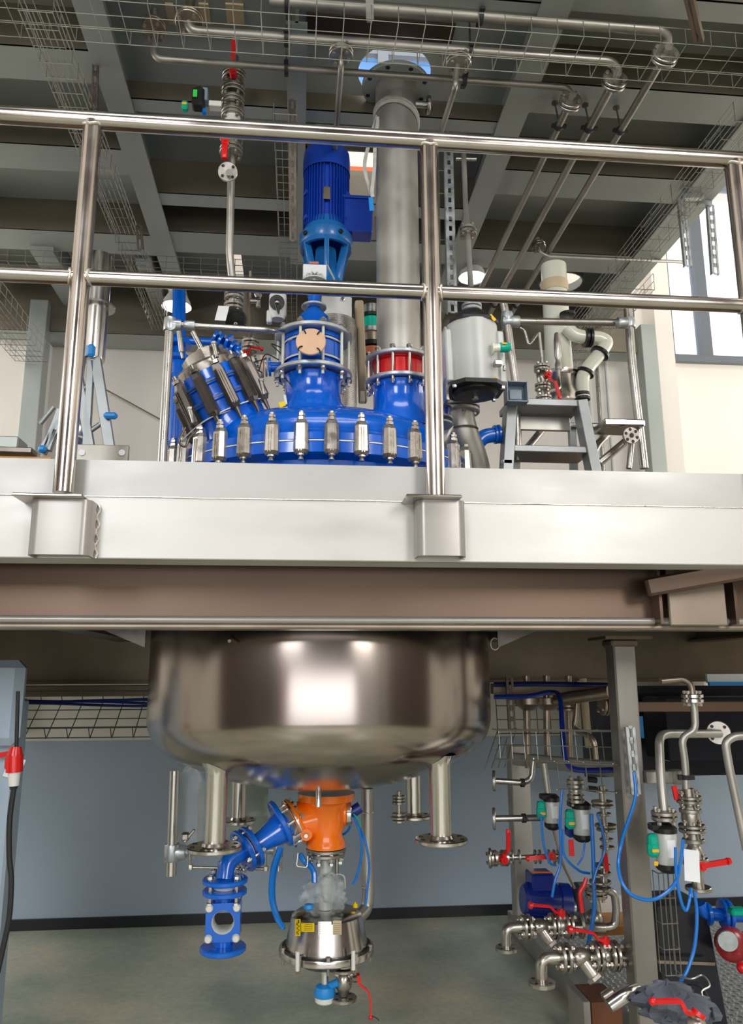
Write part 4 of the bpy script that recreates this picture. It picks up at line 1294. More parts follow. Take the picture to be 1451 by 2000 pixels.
def actuator(parent, top, r, h, green=-1, blk='black', body='actuator_grey', gdx=None, label_plate=True):
    # vertical pneumatic cylinder: black end caps, green solenoid
    c = V(top)
    g = MB().lathe(c, (0, 0, -1), [(r * .96, .0), (r, .004), (r, h - .004), (r * .96, h)], 28)
    b = ob('actuator_cylinder', g, body, parent)
    for z0, s in ((0, 1), (-h, -1)):
        g = MB().lathe(c + V((0, 0, z0)), (0, 0, s), [(r * 1.06, -.006), (r * 1.06, .010), (r * .9, .016), (r * .6, .024)], 28)
        ob('end_cap', g, blk, parent)
    if green:
        g = MB(); x = c.x + green * (r + .018)
        g.box((x, c.y - r * .3, c.z - h * .28), (.034, .034, .05), None, .008); g.box((x, c.y - r * .3, c.z - h * .50), (.040, .040, .055), None, .012)
        go = ob('solenoid_valve', g, 'green_plastic', parent)
        ob('yellow_tag', MB().box((x, c.y - r * .3 - .021, c.z - h * .52), (.024, .004, .010)), 'amber', go)
        g = MB().box((c.x + green * r * .9, c.y, c.z + .014), (r * 1.2, .04, .024), None, .004)
        ob('terminal_block', g, 'black', parent)
    if label_plate:
        ob('rating_sticker', MB().lathe(c - V((0, 0, h * .72)), (0, 0, 1), [(r + .0006, 0), (r + .0006, h * .5)], 6, a0=rad(-110) , a1=rad(-65), cap=False), 'paper', parent)
    return b
def hose(name, label, pts, r, mt='hose_blue', group=None, cat='hose', n=8):
    return ob(name, MB().tube(spline(pts, 10), r, n), mt, label=label, cat=cat, group=group)

# ================================================================ UPPER LEVEL PIPEWORK
ZP = 4.14
# three long header pipes crossing under the joists, each ending in an elbow and flange on the right
def header(tag_, xs_px, y_end, x_end, label, r, extra=None, z=ZP):
    e = Q(x_end, y_end, z)
    return e
yB = Q(1095, 170, ZP).y; xB = Q(1095, 170, ZP).x; xB0 = Q(455, 127, ZP).x
hB = thing('header_pipe', 'lowest of the three long grey header pipes under the ceiling, ending in a right-hand elbow', 'pipe', (xB, yB, ZP), 'header pipes under the ceiling')
e3 = V((xB + .03, yB, ZP)); dn = Q(1062, 245, 4.06)
cB = Q(302, 120, ZP)
pipe(hB, [V((cB.x - .01, yB, ZP + .24)), V((cB.x, yB, ZP)), V((xB + .02, yB, ZP)), V((xB + .055, yB + .02, ZP - .01)), V((xB + .055, yB + .06, ZP - .04))], .015, 'header_steel', rb=.04)
flange_pair(hB, V((cB.x - .008, yB, ZP + .15)), (0, .3, 1), .052, mt='dark_pipe_steel')
yA = Q(1190, 120, ZP).y; xA = Q(1190, 120, ZP).x; xA0 = Q(362, 35, ZP).x
hA = thing('header_pipe', 'middle of the three long grey header pipes under the ceiling, with two branch flanges', 'pipe', (xA, yA, ZP), 'header pipes under the ceiling')
pipe(hA, [(Q(368, 55, ZP).x, yA, ZP + .16), (Q(368, 55, ZP).x, yA, ZP), (xA, yA, ZP), (xA + .04, yA + .02, ZP - .01), (xA + .04, yA + .05, ZP - .04)], .020, 'header_steel', rb=.04)
flange_pair(hA, (Q(368, 55, ZP).x, yA, ZP + .045), (0, .3, 1), .056, mt='dark_pipe_steel')
zC = ZP + .06
yC = Q(1290, 60, zC).y; xC = Q(1290, 60, zC).x
hC = thing('header_pipe', 'topmost of the three long grey header pipes, partly behind the front wire tray', 'pipe', (xC, yC, zC), 'header pipes under the ceiling')
pipe(hC, [(-.15, yC, zC), (xC, yC, zC), (xC + .04, yC + .02, zC - .01), (xC + .04, yC + .05, zC - .04)], .022, 'header_steel', rb=.04)
# sloping return pipes from each elbow flange back along the ceiling
for (f0, far, fl_, rr_, lab, hng) in (
    ((1118, 190), (905, 640), .05, .0165, 'left one of three parallel pipes running back under the right ceiling bay', ((1090, 200), (1093, 246))),
    ((1205, 148), (1000, 555), .054, .0185, 'middle one of three parallel pipes running back under the right ceiling bay', ((1151, 205), (1154, 250))),
    ((1305, 98), (1010, 640), .056, .0165, 'right one of three parallel pipes running back under the right ceiling bay', ((1216, 208), (1219, 255)))):
    z = ZP - .06
    a = Q(*f0, z); b = Q(*far, z)
    x = a.x
    t = thing('return_pipe', lab, 'pipe', a, 'return pipes under the right ceiling bay')
    b = V((x, 5.2, z))
    pipe(t, [a + V((0, -.005, .01)), a + V((0, .1, 0)), b], rr_, 'header_steel')
    flange_pair(t, a + V((0, .03, .0)), (0.05, 1, -.22), fl_, mt='valve_steel', t=.014)
    cl = None
    for yy in (Q(hng[1][0], hng[1][1], z).y, 4.8):
        pipe_clip(t, (x, yy, z), (0, 1, 0), rr_, rod=V((x - .012, yy, 4.20 if abs(yy - 3.6) > .3 else 4.2)))
# dropper pipes from the headers
def joint_branch(px, py, parent, z=ZP, yy=None):
    p = Q(px, py, z); return V((p.x, yy, z))
d1x = Q(665, 100, ZP).x
t = run('dropper_pipe', 'thin vertical steel pipe dropping from a header flange left of the wide grey pipe', 'pipe', [(d1x, yA, ZP - .01), (d1x, yA, ZP - .12), P(657, 250, yA + .35), P(652, 330, 3.62)], .0125, 'header_steel')
flange_pair(t, (d1x, yA, ZP - .055), (0, 0, 1), .050)
d2 = Q(890, 118, ZP); YD2 = yA
p1, p2, p3 = P(890, 150, YD2), P(884, 175, YD2), P(862, 250, YD2 + .25)
t = run('dropper_pipe', 'thin bent steel pipe dropping from header flange right of the wide grey pipe', 'pipe', [(d2.x, YD2, ZP - .01), p1, P(889, 170, YD2), P(862, 255, YD2 + .3), P(850, 300, YD2 + .5)], .0125, 'header_steel', rb=.05)
flange_pair(t, (d2.x, YD2, ZP - .055), (0, 0, 1), .052)
# clips holding the headers to the beams
for k, (px, py, zz_, yy, lab) in enumerate(((559, 73, ZP, yA, 0), (559, 130, ZP, yB, 1), (921, 92, ZP, yA, 2), (908, 152, ZP, yB, 3))):
    x = Q(px, py, zz_).x
    pipe_clip((hA, hB, hA, hB)[k], (x, yy, zz_), (1, 0, 0), .022, rod=V((x, yy, 4.3)))
for k, (px, py) in enumerate(((560, 20), (935, 45))):
    pipe_clip(hC, (Q(px, py, zC).x, yC, zC), (1, 0, 0), .024, rod=V((Q(px, py, zC).x, yC, 4.35)))

# vertical line with red lever valve and positioner, left of centre
VYp = 3.0
vx = P(455, 210, VYp).x
vz = lambda py: Zc(452, py, vx, VYp)
vl = thing('valve_line', 'vertical steel pipe line with long red lever valve and small green-screen positioner, upper left', 'valve', (vx, VYp, vz(560)))
pipe(vl, [(vx, VYp, vz(128)), (vx, VYp, vz(110))], .016)
ball_valve(vl, (vx, VYp, vz(165)), (0, 0, 1), .075, .022, .052, None, None)
g = MB(); b0 = V((vx, VYp - .05, vz(160)))
lever(ob('stem', MB().cyl((vx, VYp, vz(160)), b0, .012), 'valve_steel', vl), b0, (0, 0, 1), (0, -1, 0), .16, w=.026, drop=.012)
ball_valve(vl, (vx, VYp, vz(212)), (0, 0, 1), .06, .018, .050, None, None)
ob('throttle_body', MB().lathe((vx, VYp, vz(238)), (0, 0, 1), [(.02, 0), (.034, .015), (.034, .05), (.02, .065)], 20), 'white_plastic', vl)
ball_valve(vl, (vx, VYp, vz(282)), (0, 0, 1), .06, .020, .050, None, None)
lever(vl, P(440, 278, VYp - .05), (0, 0, -1), (0, -1, 0), .075, w=.03, drop=.004)
# actuator box on the left
bx = P(388, 195, VYp - .03)
g = MB().box(bx, (.052, .06, .085), None, .008); g.sphere(bx + V((0, 0, .045)), .024, 14, (1, 1, .5))
po = ob('positioner', g, 'black', vl)
ob('screen', MB().box(P(381, 182, VYp - .065) , (.018, .004, .036), None, .001), 'lime_screen', po)
ob('cooling_block', MB().box(P(401, 190, VYp - .02), (.024, .05, .062), None, .003), 'grey_plastic', po)
ob('solenoid_valve', MB().box(P(361, 208, VYp - .04), (.026, .035, .042), None, .007), 'green_plastic', po)
ob('yellow_tag', MB().box(P(360, 202, VYp - .06), (.018, .004, .010)), 'amber', po)
ob('bracket', MB().box(P(421, 207, VYp - .02), (.055, .04, .026), None, .003), 'white_plastic', vl)
ob('blue_plug', MB().cyl(P(399, 222, VYp - .05), P(399, 215, VYp - .04), .009), 'hose_blue', po)
# swan-neck with open flange facing the viewer below the rail
sw = thing('swan_neck_pipe', 'short curved steel pipe ending in an open four-hole flange facing out, below the red valve', 'pipe', P(445, 335, VYp - .08))
pipe(sw, [(vx - .012, VYp - .02, vz(300)), (vx - .012, VYp - .03, vz(318)), P(446, 336, VYp - .06), P(446, 337, VYp - .10)], .012, 'pipe_steel', rb=.03)
c_ = P(445, 336, VYp - .07)
flange_one(sw, c_, (.05, -1, -.25), .041, .014, 'clamp_steel', bore=.0)
dp = run('downpipe', 'vertical grey pipe from the red lever valve down to a black hand valve', 'pipe', [(vx, VYp + .02, vz(290)), (vx + .004, VYp + .05, 3.35), P(457, 575, VYp + .1)], .0165, 'dull_pipe_steel', rb=.05)
ball_valve(dp, P(457, 590, VYp + .1), (0, 0, 1), .05, .02, .042, None, None)
c_ = P(459, 628, VYp + .06)
ob('valve_cap', MB().lathe(c_, V((-.1, -.75, -.65)), [(.030, -.05), (.044, -.04), (.046, 0), (.040, .012), (.012, .016)], 24), 'black', dp)
ob('cap_bolt', MB().hexa(P(461, 632, VYp + .03), V((-.1, -.75, -.65)), .008, .008), 'bright_steel', dp)
ob('paper_label', MB().beam(P(437, 598, VYp), P(430, 626, VYp - .03), .002, .045, (1, 0, .2)), 'paper', dp, label='folded white paper label')
# black handwheel hanging beside it
hw = thing('hand_valve', 'white valve body with flat round black handwheel, between the black capped valve and blue spool', 'valve', P(545, 640, VYp + .3))
Yh = VYp + .3
ob('valve_body', MB().lathe(P(543, 575, Yh), (0, 0, -1), [(.034, 0), (.04, .01), (.04, .10), (.03, .125)], 24), 'white_plastic', hw)
ob('handwheel', MB().lathe(P(541, 591, Yh - .05), V((0, -1, -.35)), [(.014, -.004), (.034, -.005), (.034, .005), (.014, .006)], 28, cap=False), 'black', hw)
ob('wheel_point', MB().cyl(P(542, 598, Yh - .05), P(544, 613, Yh - .05), .014, .003, 12), 'black', hw)
ob('hub', MB().sphere(P(541, 590, Yh - .05), .012), 'pipe_steel', hw)
ob('side_block', MB().box(P(526, 620, Yh), (.024, .04, .06), None, .006), 'white_plastic', hw)
# small brass valve and pipe in the dark behind
bv = run('impulse_pipe', 'thin rusty brown vertical pipe with small brass-coloured valve behind the middle rail', 'pipe', [P(489, 530, 3.45), P(489, 585, 3.45), P(489, 680, 3.4)], .0075, 'dark_pipe_steel')
ob('needle_valve', MB().cyl(P(489, 588, 3.4), P(508, 588, 3.4), .012).cyl(P(504, 572, 3.4), P(505, 600, 3.4), .012).hexa(P(504, 578, 3.38), (0, -1, 0), .018, .02), 'valve_steel', bv)
flange_pair(bv, P(489, 672, 3.4), (0, 0, 1), .042)
rv = thing('red_lever_valve', 'small ball valve with red lever lying flat beside the wooden flange of the blue spool', 'valve', P(485, 700, 3.25))
ball_valve(rv, P(478, 710, 3.25), (1, 0, .3), .06, .016, .036, (1, 0, -.1), (0, -.5, .8), .07)
flange_pair(rv, P(487, 682, 3.3), (0, 0, 1), .036)
pipe(rv, [P(486, 690, 3.28), P(480, 708, 3.26), P(470, 730, 3.3)], .009)

# right centre: vertical pipe above the big grey actuator
gx_ = 3.0
t = run('actuator_feed_pipe', 'thin vertical steel pipe with a bolted flange joint above the big grey actuator', 'pipe', [P(905, 285, gx_ + .3), P(909, 400, gx_ + .25), P(913, 452, gx_ + .2), P(921, 585, gx_ + .1)], .0125, 'dull_pipe_steel', rb=.1)
flange_pair(t, P(913, 452, gx_ + .2), (0, 0, 1), .042)
ob('cross_arm', MB().cyl(P(890, 310, gx_ + .3), P(930, 311, gx_ + .3), .009), 'pipe_steel', t)
flange_pair(t, P(921, 602, gx_ + .08), (0, 0, 1), .044, mt='galvanised')
strut('hanging_strut', 'pale slotted steel strut hanging vertically beside the centre railing post', P(875, 255, 3.3), P(884, 610, 3.3), .042, (0, -1, -.2))
strut('hanging_strut', 'dark slotted steel strut hanging left of the royal blue motor', P(571, 195, 3.1), P(572, 470, 3.25), .030, (0, -1, 0), 'rust_strut')
strut('hanging_strut', 'dark slotted strut hanging under the left main beam near top', P(187, 98, 3.0), P(184, 212, 3.0), .024, (0, -1, 0), 'rust_strut')
strut('hanging_strut', 'short slotted strut at the far end of the left ceiling tray', P(271, 440, 3.9), P(274, 486, 3.9), .03, (0, -1, 0), 'rust_strut')
strut('hanging_strut', 'slotted strut hanging in front of the right window', Q(1388, 400, 4.18), P(1398, 535, Q(1388, 400, 4.18).y), .04, (0, -1, 0), 'galvanised', arm=V((2.2, Q(1388, 400, 4.18).y, 4.19)))
strut('hanging_strut', 'slotted strut hanging at the left edge of the right window', Q(1331, 385, 4.18), P(1345, 520, Q(1331, 385, 4.18).y), .04, (0, -1, 0), 'galvanised', arm=V((2.2, Q(1331, 385, 4.18).y, 4.19)))
g = MB(); a, b = Q(1340, -30, 4.05), Q(1366, 80, 4.0)
for s in (-1, 1): g.beam(a + V((s * .012, 0, 0)), b + V((s * .012, 0, 0)), .012, .03, (0, -.3, 1))
ob('channel_bracket', g, 'dark_pipe_steel', label='dark double channel bracket hanging at the top right over the tray', cat='bracket')
g = MB(); a, b = P(721, -15, 2.5), P(722, 42, 2.5)
g.beam(a, b, .022, .012, (0, -1, 0)); g.beam(a + V((0, -.01, 0)), b + V((0, -.01, 0)), .030, .004, (0, -1, 0))
ob('channel_bracket', g, 'dull_pipe_steel', label='short grey channel bracket under the front tray at top centre', cat='bracket')

# big grey pneumatic actuator
AYq = 2.75
ua = mpp(P(925, 700, AYq))
top, bot = P(920, 640, AYq), P(927, 760, AYq)
axq = (top - bot).normalized()
ba = thing('pneumatic_actuator', 'large light grey cylindrical actuator with black end plates, right of the centre post', 'actuator', bot)
ob('cylinder', MB().cyl(bot, top, 50 * ua, n=48), 'actuator_grey', ba)
Mz = mat4(bot, axq)
def plate_oct(c, axd, w, h, t, ch, mt, parent, name):
    x_, y_, z_ = V((1, 0, 0)), V((0, -1, 0)), V(axd).normalized()
    poly = [(-w + ch, -h), (w - ch, -h), (w, -h + ch), (w, h - ch), (w - ch, h), (-w + ch, h), (-w, h - ch), (-w, -h + ch)]
    M = Matrix(((1, 0, axd[0], c[0]), (0, 1, axd[1], c[1]), (0, 0, axd[2], c[2]), (0, 0, 0, 1)))
    return ob(name, MB().prism(poly, M, t), mt, parent)
ep = plate_oct(bot - axq * .004, axq, 54 * ua, 54 * ua, .016, 24 * ua, 'black', ba, 'end_plate')
ob('end_cap', MB().lathe(bot - axq * .008, -axq, [(44 * ua, 0), (44 * ua, .012), (38 * ua, .022), (0, .024)], 44), 'black', ba)
ob('centre_nut', MB().hexa(bot - axq * .028, -axq, .013, .014), 'valve_steel', ba)
for (sx, sy) in ((-1, -1), (1, -1), (-1, 1), (1, 1)):
    ob('cap_bolt', MB().hexa(bot + V((sx * 46 * ua, sy * 34 * ua, -.012)), -axq, .009, .01), 'bright_steel', ep)
plate_oct(top + axq * .004, axq, 48 * ua, 48 * ua, .012, 22 * ua, 'black', ba, 'end_plate')
ob('top_cap', MB().lathe(top + axq * .008, axq, [(47 * ua, 0), (44 * ua, .016), (30 * ua, .045), (14 * ua, .055)], 40), 'black', ba)
for (sx, px) in ((-1, 0), (1, 0)):
    g = MB().beam(bot + V((sx * 51 * ua, .01, .01)), top + V((sx * 51 * ua, .01, -.03)), 14 * ua, 60 * ua, (0, 1, 0), .006)
    ob('side_rail', g, 'actuator_grey', ba)
for (px, py) in ((962, 620), (969, 742)):
    ob('yellow_sticker', MB().beam(P(px - 5, py - 5, AYq - .085), P(px + 5, py + 6, AYq - .085), .003, .012, (1, 0, 0)), 'amber', ba)
ob('cable_gland', MB().cyl(P(960, 681, AYq - .10), P(976, 679, AYq - .10), .016, n=20).lathe(P(960, 681, AYq - .10), (1, 0, 0), [(.024, 0), (.024, .006), (.017, .008)], 24), 'ivory', ba)
gc = ob('green_connector', MB().lathe(P(974, 679, AYq - .10), (1, 0, .08), [(.014, 0), (.019, .006), (.019, .034), (.014, .044)], 20), 'green_plastic', ba)
ob('yellow_tag', MB().box(P(985, 671, AYq - .12), (.018, .006, .006)), 'amber', gc)
g = MB().box(P(972, 710, AYq - .10), (.03, .03, .022), None, .003); g.cyl(P(985, 714, AYq - .10), P(985, 724, AYq - .10), .006)
ob('air_fitting', g, 'pipe_steel', ba)
ob('mount_plate', MB().box(P(867, 720, AYq + .04), (.012, .12, .30), None, .002), 'pipe_steel', ba)
# glazed elbow and blue branch under the actuator
EY = 3.0
et = thing('beige_elbow', 'dull beige steel elbow with bolted top flange below the grey actuator', 'pipe', P(900, 905, EY))
ue = mpp(P(900, 840, EY))
pipe(et, [P(893, 778, EY), P(899, 835, EY), P(925, 900, EY + .05), P(935, 960, EY + .1)], 30 * ue, 'dull_pipe_steel', rb=.06, n=28)
flange_pair(et, P(897, 800, EY), (0, 0, 1), 40 * ue, .016, mt='dull_pipe_steel', nb=6)
ob('hoop', MB().lathe(P(902, 841, EY), V((.08, 0, -1)), [(31 * ue, -.004), (32.5 * ue, 0), (31 * ue, .004)], 36, cap=False), 'dark_pipe_steel', et)
pipe(et, [P(880, 835, EY - .02), P(872, 850, EY - .02), P(850, 900, EY)], .03, 'dull_pipe_steel', name='branch')
sb = thing('side_nozzle_joint', 'small blue flanged side nozzle with galvanised rings just right of the centre post', 'nozzle', P(866, 830, 2.85))
ob('nozzle', MB().cyl(P(845, 815, 2.9), P(868, 812, 2.85), .03, n=20), 'blue_paint', sb)
for py in (793, 815, 826):
    ob('ring_flange', MB().disc(P(862, py + 4, 2.85), (0, .15, 1), .045, .009, 28), 'galvanised', sb)
ob('glass_spool', MB().cyl(P(862, 799, 2.85), P(862, 814, 2.85), .036, n=24), 'dark_blue', sb)
bb = run('blue_elbow_pipe', 'small royal blue flanged elbow pipe between the beige elbow and the step ladder', 'pipe', [P(924, 900, 3.05), P(930, 868, 3.05), P(945, 852, 3.05), P(975, 848, 3.05)], 15 * ue, 'blue_paint', rb=.04, n=20)
for (p, axd, rr2) in ((P(927, 878, 3.05), (.2, 0, 1), .036), (P(967, 849, 3.05), (1, 0, .1), .040), (P(974, 848, 3.05), (1, 0, .1), .040)):
    ob('flange', MB().disc(p, axd, rr2, .012, 24), 'blue_paint', bb)

# grey open junction box
jb = thing('junction_box', 'small open slate-grey plastic junction box standing on the step ladder top', 'box', P(1010, 785, 2.9))
c_ = P(1010, 765, 2.9); w = 20 * mpp(c_)
g = MB()
for s in (-1, 1):
    g.box(c_ + V((s * w, .02, 0)), (.004, .055, 2 * w + .004)); g.box(c_ + V((0, .02, s * w)), (2 * w, .055, .004))
g.box(c_ + V((0, .046, 0)), (2 * w, .004, 2 * w))
ob('shell', g, 'grey_plastic', jb)
ob('rail_insert', MB().box(c_ + V((0, .03, -.004)), (1.3 * w, .02, 1.1 * w), None, .003), 'grey_plastic', jb)
# aluminium step ladder
SY = 3.02
sl_ = thing('step_ladder', 'dull aluminium step ladder with wide flat treads standing on the platform at right', 'ladder', P(1070, 930, SY))
g = MB().beam(P(996, 795, SY), P(986, 960, SY), .045, .07, (0, 1, 0), .003); ob('stile', g, 'aluminium', sl_)
g = MB().beam(P(1132, 785, SY), P(1166, 960, SY), .045, .07, (0, 1, 0), .003); ob('stile', g, 'aluminium', sl_)
for (py, x0, x1, dy, hh) in ((787, 992, 1137, -.02, .03), (878, 1000, 1152, .0, .028), (925, 1000, 1160, -.01, .028)):
    a, b = P(x0, py, SY), P(x1, py, SY)
    g = MB().box(((a.x + b.x) / 2, SY + .06, a.z), (b.x - a.x, .17, hh), None, .003)
    ob('tread', g, 'aluminium', sl_)
g = MB().box((P(1068, 805, SY).x, SY + .11, P(1068, 812, SY).z), (P(1128, 800, SY).x - P(1005, 800, SY).x, .02, .06), None, .002)
ob('cross_panel', g, 'dull_pipe_steel', sl_)
g = MB().beam(P(1115, 800, SY + .22), P(1122, 950, SY + .3), .03, .03, (0, 1, 0)); ob('rear_leg', g, 'aluminium', sl_)
g = MB().beam(P(1012, 800, SY + .22), P(1006, 950, SY + .3), .03, .03, (0, 1, 0)); ob('rear_leg', g, 'aluminium', sl_)
# wrapped brown bundle behind the ladder
bn = thing('wrapped_vessel', 'round-shouldered pale vessel wrapped in brown film behind the step ladder', 'vessel', P(1100, 915, 3.5))
ob('body', MB().lathe((P(1100, 870, 3.55).x, 3.55, 2.25), (0, 0, 1), [(.16, 0), (.165, .12), (.155, .2), (.11, .27), (.04, .30)], 28), 'cream_insulation', bn, ang=60)
ob('band', MB().lathe((P(1100, 870, 3.55).x, 3.55, 2.25), (0, 0, 1), [(.168, .10), (.170, .13), (.168, .15)], 28, cap=False), 'terracotta', bn)

# tube handrail frames made of stainless tube and key clamps
def kee(parent, c, axd, r=.03, L=.05):
    ob('clamp_fitting', MB().lathe(V(c) - V(axd).normalized() * L / 2, axd, [(r * .92, 0), (r, .006), (r, L - .006), (r * .92, L)], 20), 'galvanised', parent)
fr = thing('tube_frame', 'stainless tube frame on clamp fittings around the manhole, left of the reactor', 'frame', P(318, 900, 2.8))
Yl = 2.8
pipe(fr, [P(316, 915, Yl), P(332, 628, Yl)], .0165, 'pipe_steel', name='upright')
pipe(fr, [P(330, 632, Yl), P(372, 636, Yl), P(530, 645, Yl + .08), P(552, 646, Yl + .19)], .0125, 'pipe_steel', name='crossbar')
kee(fr, P(332, 634, Yl), (0, 0, 1), .024, .05); kee(fr, P(344, 635, Yl), (1, 0, 0), .021, .04); kee(fr, P(370, 636, Yl), (1, 0, 0), .019, .04); kee(fr, P(335, 640, Yl), (0, 1, 0), .02, .04)
fr2 = thing('tube_frame', 'tall stainless tube handrail frame on clamp fittings behind the step ladder, right', 'frame', P(1250, 915, 3.6))
Y2_ = 3.1
pipe(fr2, [P(980, 575, Y2_), P(989, 620, Y2_), P(1008, 760, Y2_), P(1010, 900, Y2_)], .017, 'pipe_steel', name='upright')
pipe(fr2, [P(990, 627, Y2_), P(1230, 631, Y2_ + .05)], .0165, 'pipe_steel', name='crossbar')
pipe(fr2, [P(1226, 600, Y2_ + .05), P(1233, 700, Y2_ + .05), P(1258, 915, Y2_ + .05)], .019, 'pipe_steel', name='upright')
for c_, ax_ in ((P(990, 628, Y2_), (1, 0, 0)), (P(1004, 628, Y2_), (1, 0, 0)), (P(990, 620, Y2_), (0, 0, 1)), (P(1215, 631, Y2_), (1, 0, 0)), (P(1229, 631, Y2_ + .05), (0, 0, 1))):
    kee(fr2, c_, ax_, .026, .045)
pipe(fr2, [P(1015, 829, 3.3), P(1250, 835, 3.15)], .015, 'pipe_steel', name='crossbar')
pipe(fr2, [P(1200, 835, 3.15), P(1160, 875, 3.1), P(1150, 920, 3.1)], .017, 'pipe_steel', name='brace')
pipe(fr2, [P(1062, 836, 3.25), P(1022, 885, 3.2)], .017, 'pipe_steel', name='brace')
pipe(fr2, [P(1222, 862, 3.05), P(1170, 905, 3.05)], .017, 'pipe_steel', name='brace')
for c_ in (P(1016, 829, 3.3), P(1078, 831, 3.28), P(1205, 834, 3.15)): kee(fr2, c_, (1, 0, 0), .024, .05)
ob('cross_fitting', MB().box(P(990, 903, 3.0), (.05, .03, .03), None, .008), 'galvanised', fr2)
# flat tray head with open flange
th = thing('tray_bracket', 'flat stainless box tray on arm with open round flange under it, far right of platform', 'bracket', P(1215, 835, 2.95))
a, b = P(1180, 816, 2.95), P(1261, 832, 2.95)
ob('tray', MB().box(((a.x + b.x) / 2, 3.02, (a.z + b.z) / 2), (b.x - a.x, .14, a.z - b.z), None, .006), 'nozzle_steel', th)
fo = flange_one(th, P(1232, 851, 2.92), (.05, -1, -.1), .035, .013, 'clamp_steel', bore=.010, nb=6)
pipe(th, [P(1232, 851, 2.93), P(1234, 851, 3.0), P(1232, 880, 3.02), P(1228, 915, 3.02)], .012, 'pipe_steel', name='stem')
# ivory enamelled column with pipes and black couplings
IY = 3.9
iv = thing('ivory_column', 'tall ivory white column with black bands and curved ivory side pipe, seen through right platform', 'column', P(1088, 780, IY))
ui = mpp(P(1088, 650, IY))
cxi = P(1088, 650, IY).x
zi = lambda py: Zc(1088, py, cxi, IY)
ob('column_body', MB().lathe((cxi, IY, 0), (0, 0, 1), [(30 * ui, zi(782)), (27 * ui, zi(745)), (25 * ui, zi(640)), (25 * ui, zi(520))], 32, cap=False), 'ivory', iv, ang=60)
ob('insulated_end', MB().lathe((cxi, IY, 0), (0, 0, 1), [(26 * ui, zi(572)), (27 * ui, zi(560)), (26 * ui, zi(552))], 32, cap=False), 'cream_insulation', iv)
ob('glass_dome', MB().lathe((cxi, IY - .02, 0), (0, 0, 1), [(38 * ui, zi(792)), (38 * ui, zi(780)), (32 * ui, zi(765)), (30 * ui, zi(742)), (33 * ui, zi(738)), (33 * ui, zi(732))], 36), 'nozzle_steel', iv)
pipe(iv, [P(1106, 640, IY - .1), P(1122, 655, IY - .1), P(1140, 658, IY - .1), P(1172, 660, IY - .1), P(1186, 668, IY - .1), P(1172, 690, IY - .1), P(1150, 715, IY - .1), P(1136, 738, IY - .1), P(1138, 780, IY - .1)], 13 * ui, 'ivory', rb=.08, n=20, name='side_pipe')
for (c_, ax_, rr3) in ((P(1108, 614, IY - .1), (0, 0, 1), 12), (P(1152, 660, IY - .1), (1, 0, 0), 15), (P(1144, 660, IY - .1), (1, 0, 0), 15), (P(1172, 690, IY - .1), (.5, 0, .7), 15), (P(1143, 728, IY - .1), (.4, 0, .8), 14), (P(1136, 770, IY - .1), (0, 0, 1), 12), (P(1137, 779, IY - .1), (0, 0, 1), 12)):
    ob('coupling', MB().lathe(V(c_) - V(ax_).normalized() * .012, ax_, [(rr3 * ui, 0), (rr3 * 1.25 * ui, .004), (rr3 * 1.25 * ui, .018), (rr3 * ui, .022)], 20), 'black', iv)
pv = run('sample_line', 'small steel pipe line with red lever valve in front of the ivory column', 'pipe', [P(1053, 650, IY - .3), P(1058, 700, IY - .3), P(1060, 785, IY - .3)], .008, 'pipe_steel')
ball_valve(pv, P(1059, 738, IY - .3), (0, 0, 1), .10, .018, .040, (.25, 0, -1), (.35, -1, 0), .13)
flange_pair(pv, P(1062, 780, IY - .3), (0, 0, 1), .04)
pipe(pv, [P(1088, 650, IY - .25), P(1091, 745, IY - .25), P(1094, 758, IY - .28), P(1068, 765, IY - .3)], .010, 'pipe_steel', rb=.04)
ob('sensor_body', MB().lathe(P(1091, 722, IY - .25), (0, 0, 1), [(.018, 0), (.018, .03), (.012, .05), (.018, .07), (.018, .16), (.012, .2)], 16), 'pipe_steel', pv)
wp = run('bent_wire_pipe', 'very thin bent steel tube beside the ivory column', 'pipe', [P(1015, 640, 3.8), P(1025, 645, 3.8), P(1033, 675, 3.8), P(1050, 652, 3.8)], .007, 'pipe_steel', rb=.02)
fe = run('ceiling_elbow', 'small elbow and flange joint hanging from the rear of the right ceiling bay', 'pipe', [P(1050, 465, 4.1), P(1054, 490, 4.1), P(1066, 500, 4.1), P(1340, 512, 4.4)], .011, 'dull_pipe_steel', rb=.05)
flange_pair(fe, P(1052, 480, 4.1), (0, .3, 1), .040)
# thin conduits on the right-hand rear wall
for k, (px0, px1, lab) in enumerate(((1146, 1170, 'leftmost of three thin pale conduits on the back wall at right'), (1163, 1185, 'middle one of three thin pale conduits on the back wall at right'), (1182, 1206, 'rightmost of three thin pale conduits on the back wall at right'))):
    ob('conduit', MB().cyl((P(px0, 660, 5.5).x + .04, WY - .012, 2.21), (P(px0, 660, 5.5).x + .04, WY - .012, 4.3), .013), ('white_plastic', 'pipe_steel', 'white_plastic')[k], label=lab, cat='conduit', group='conduits on the back wall')
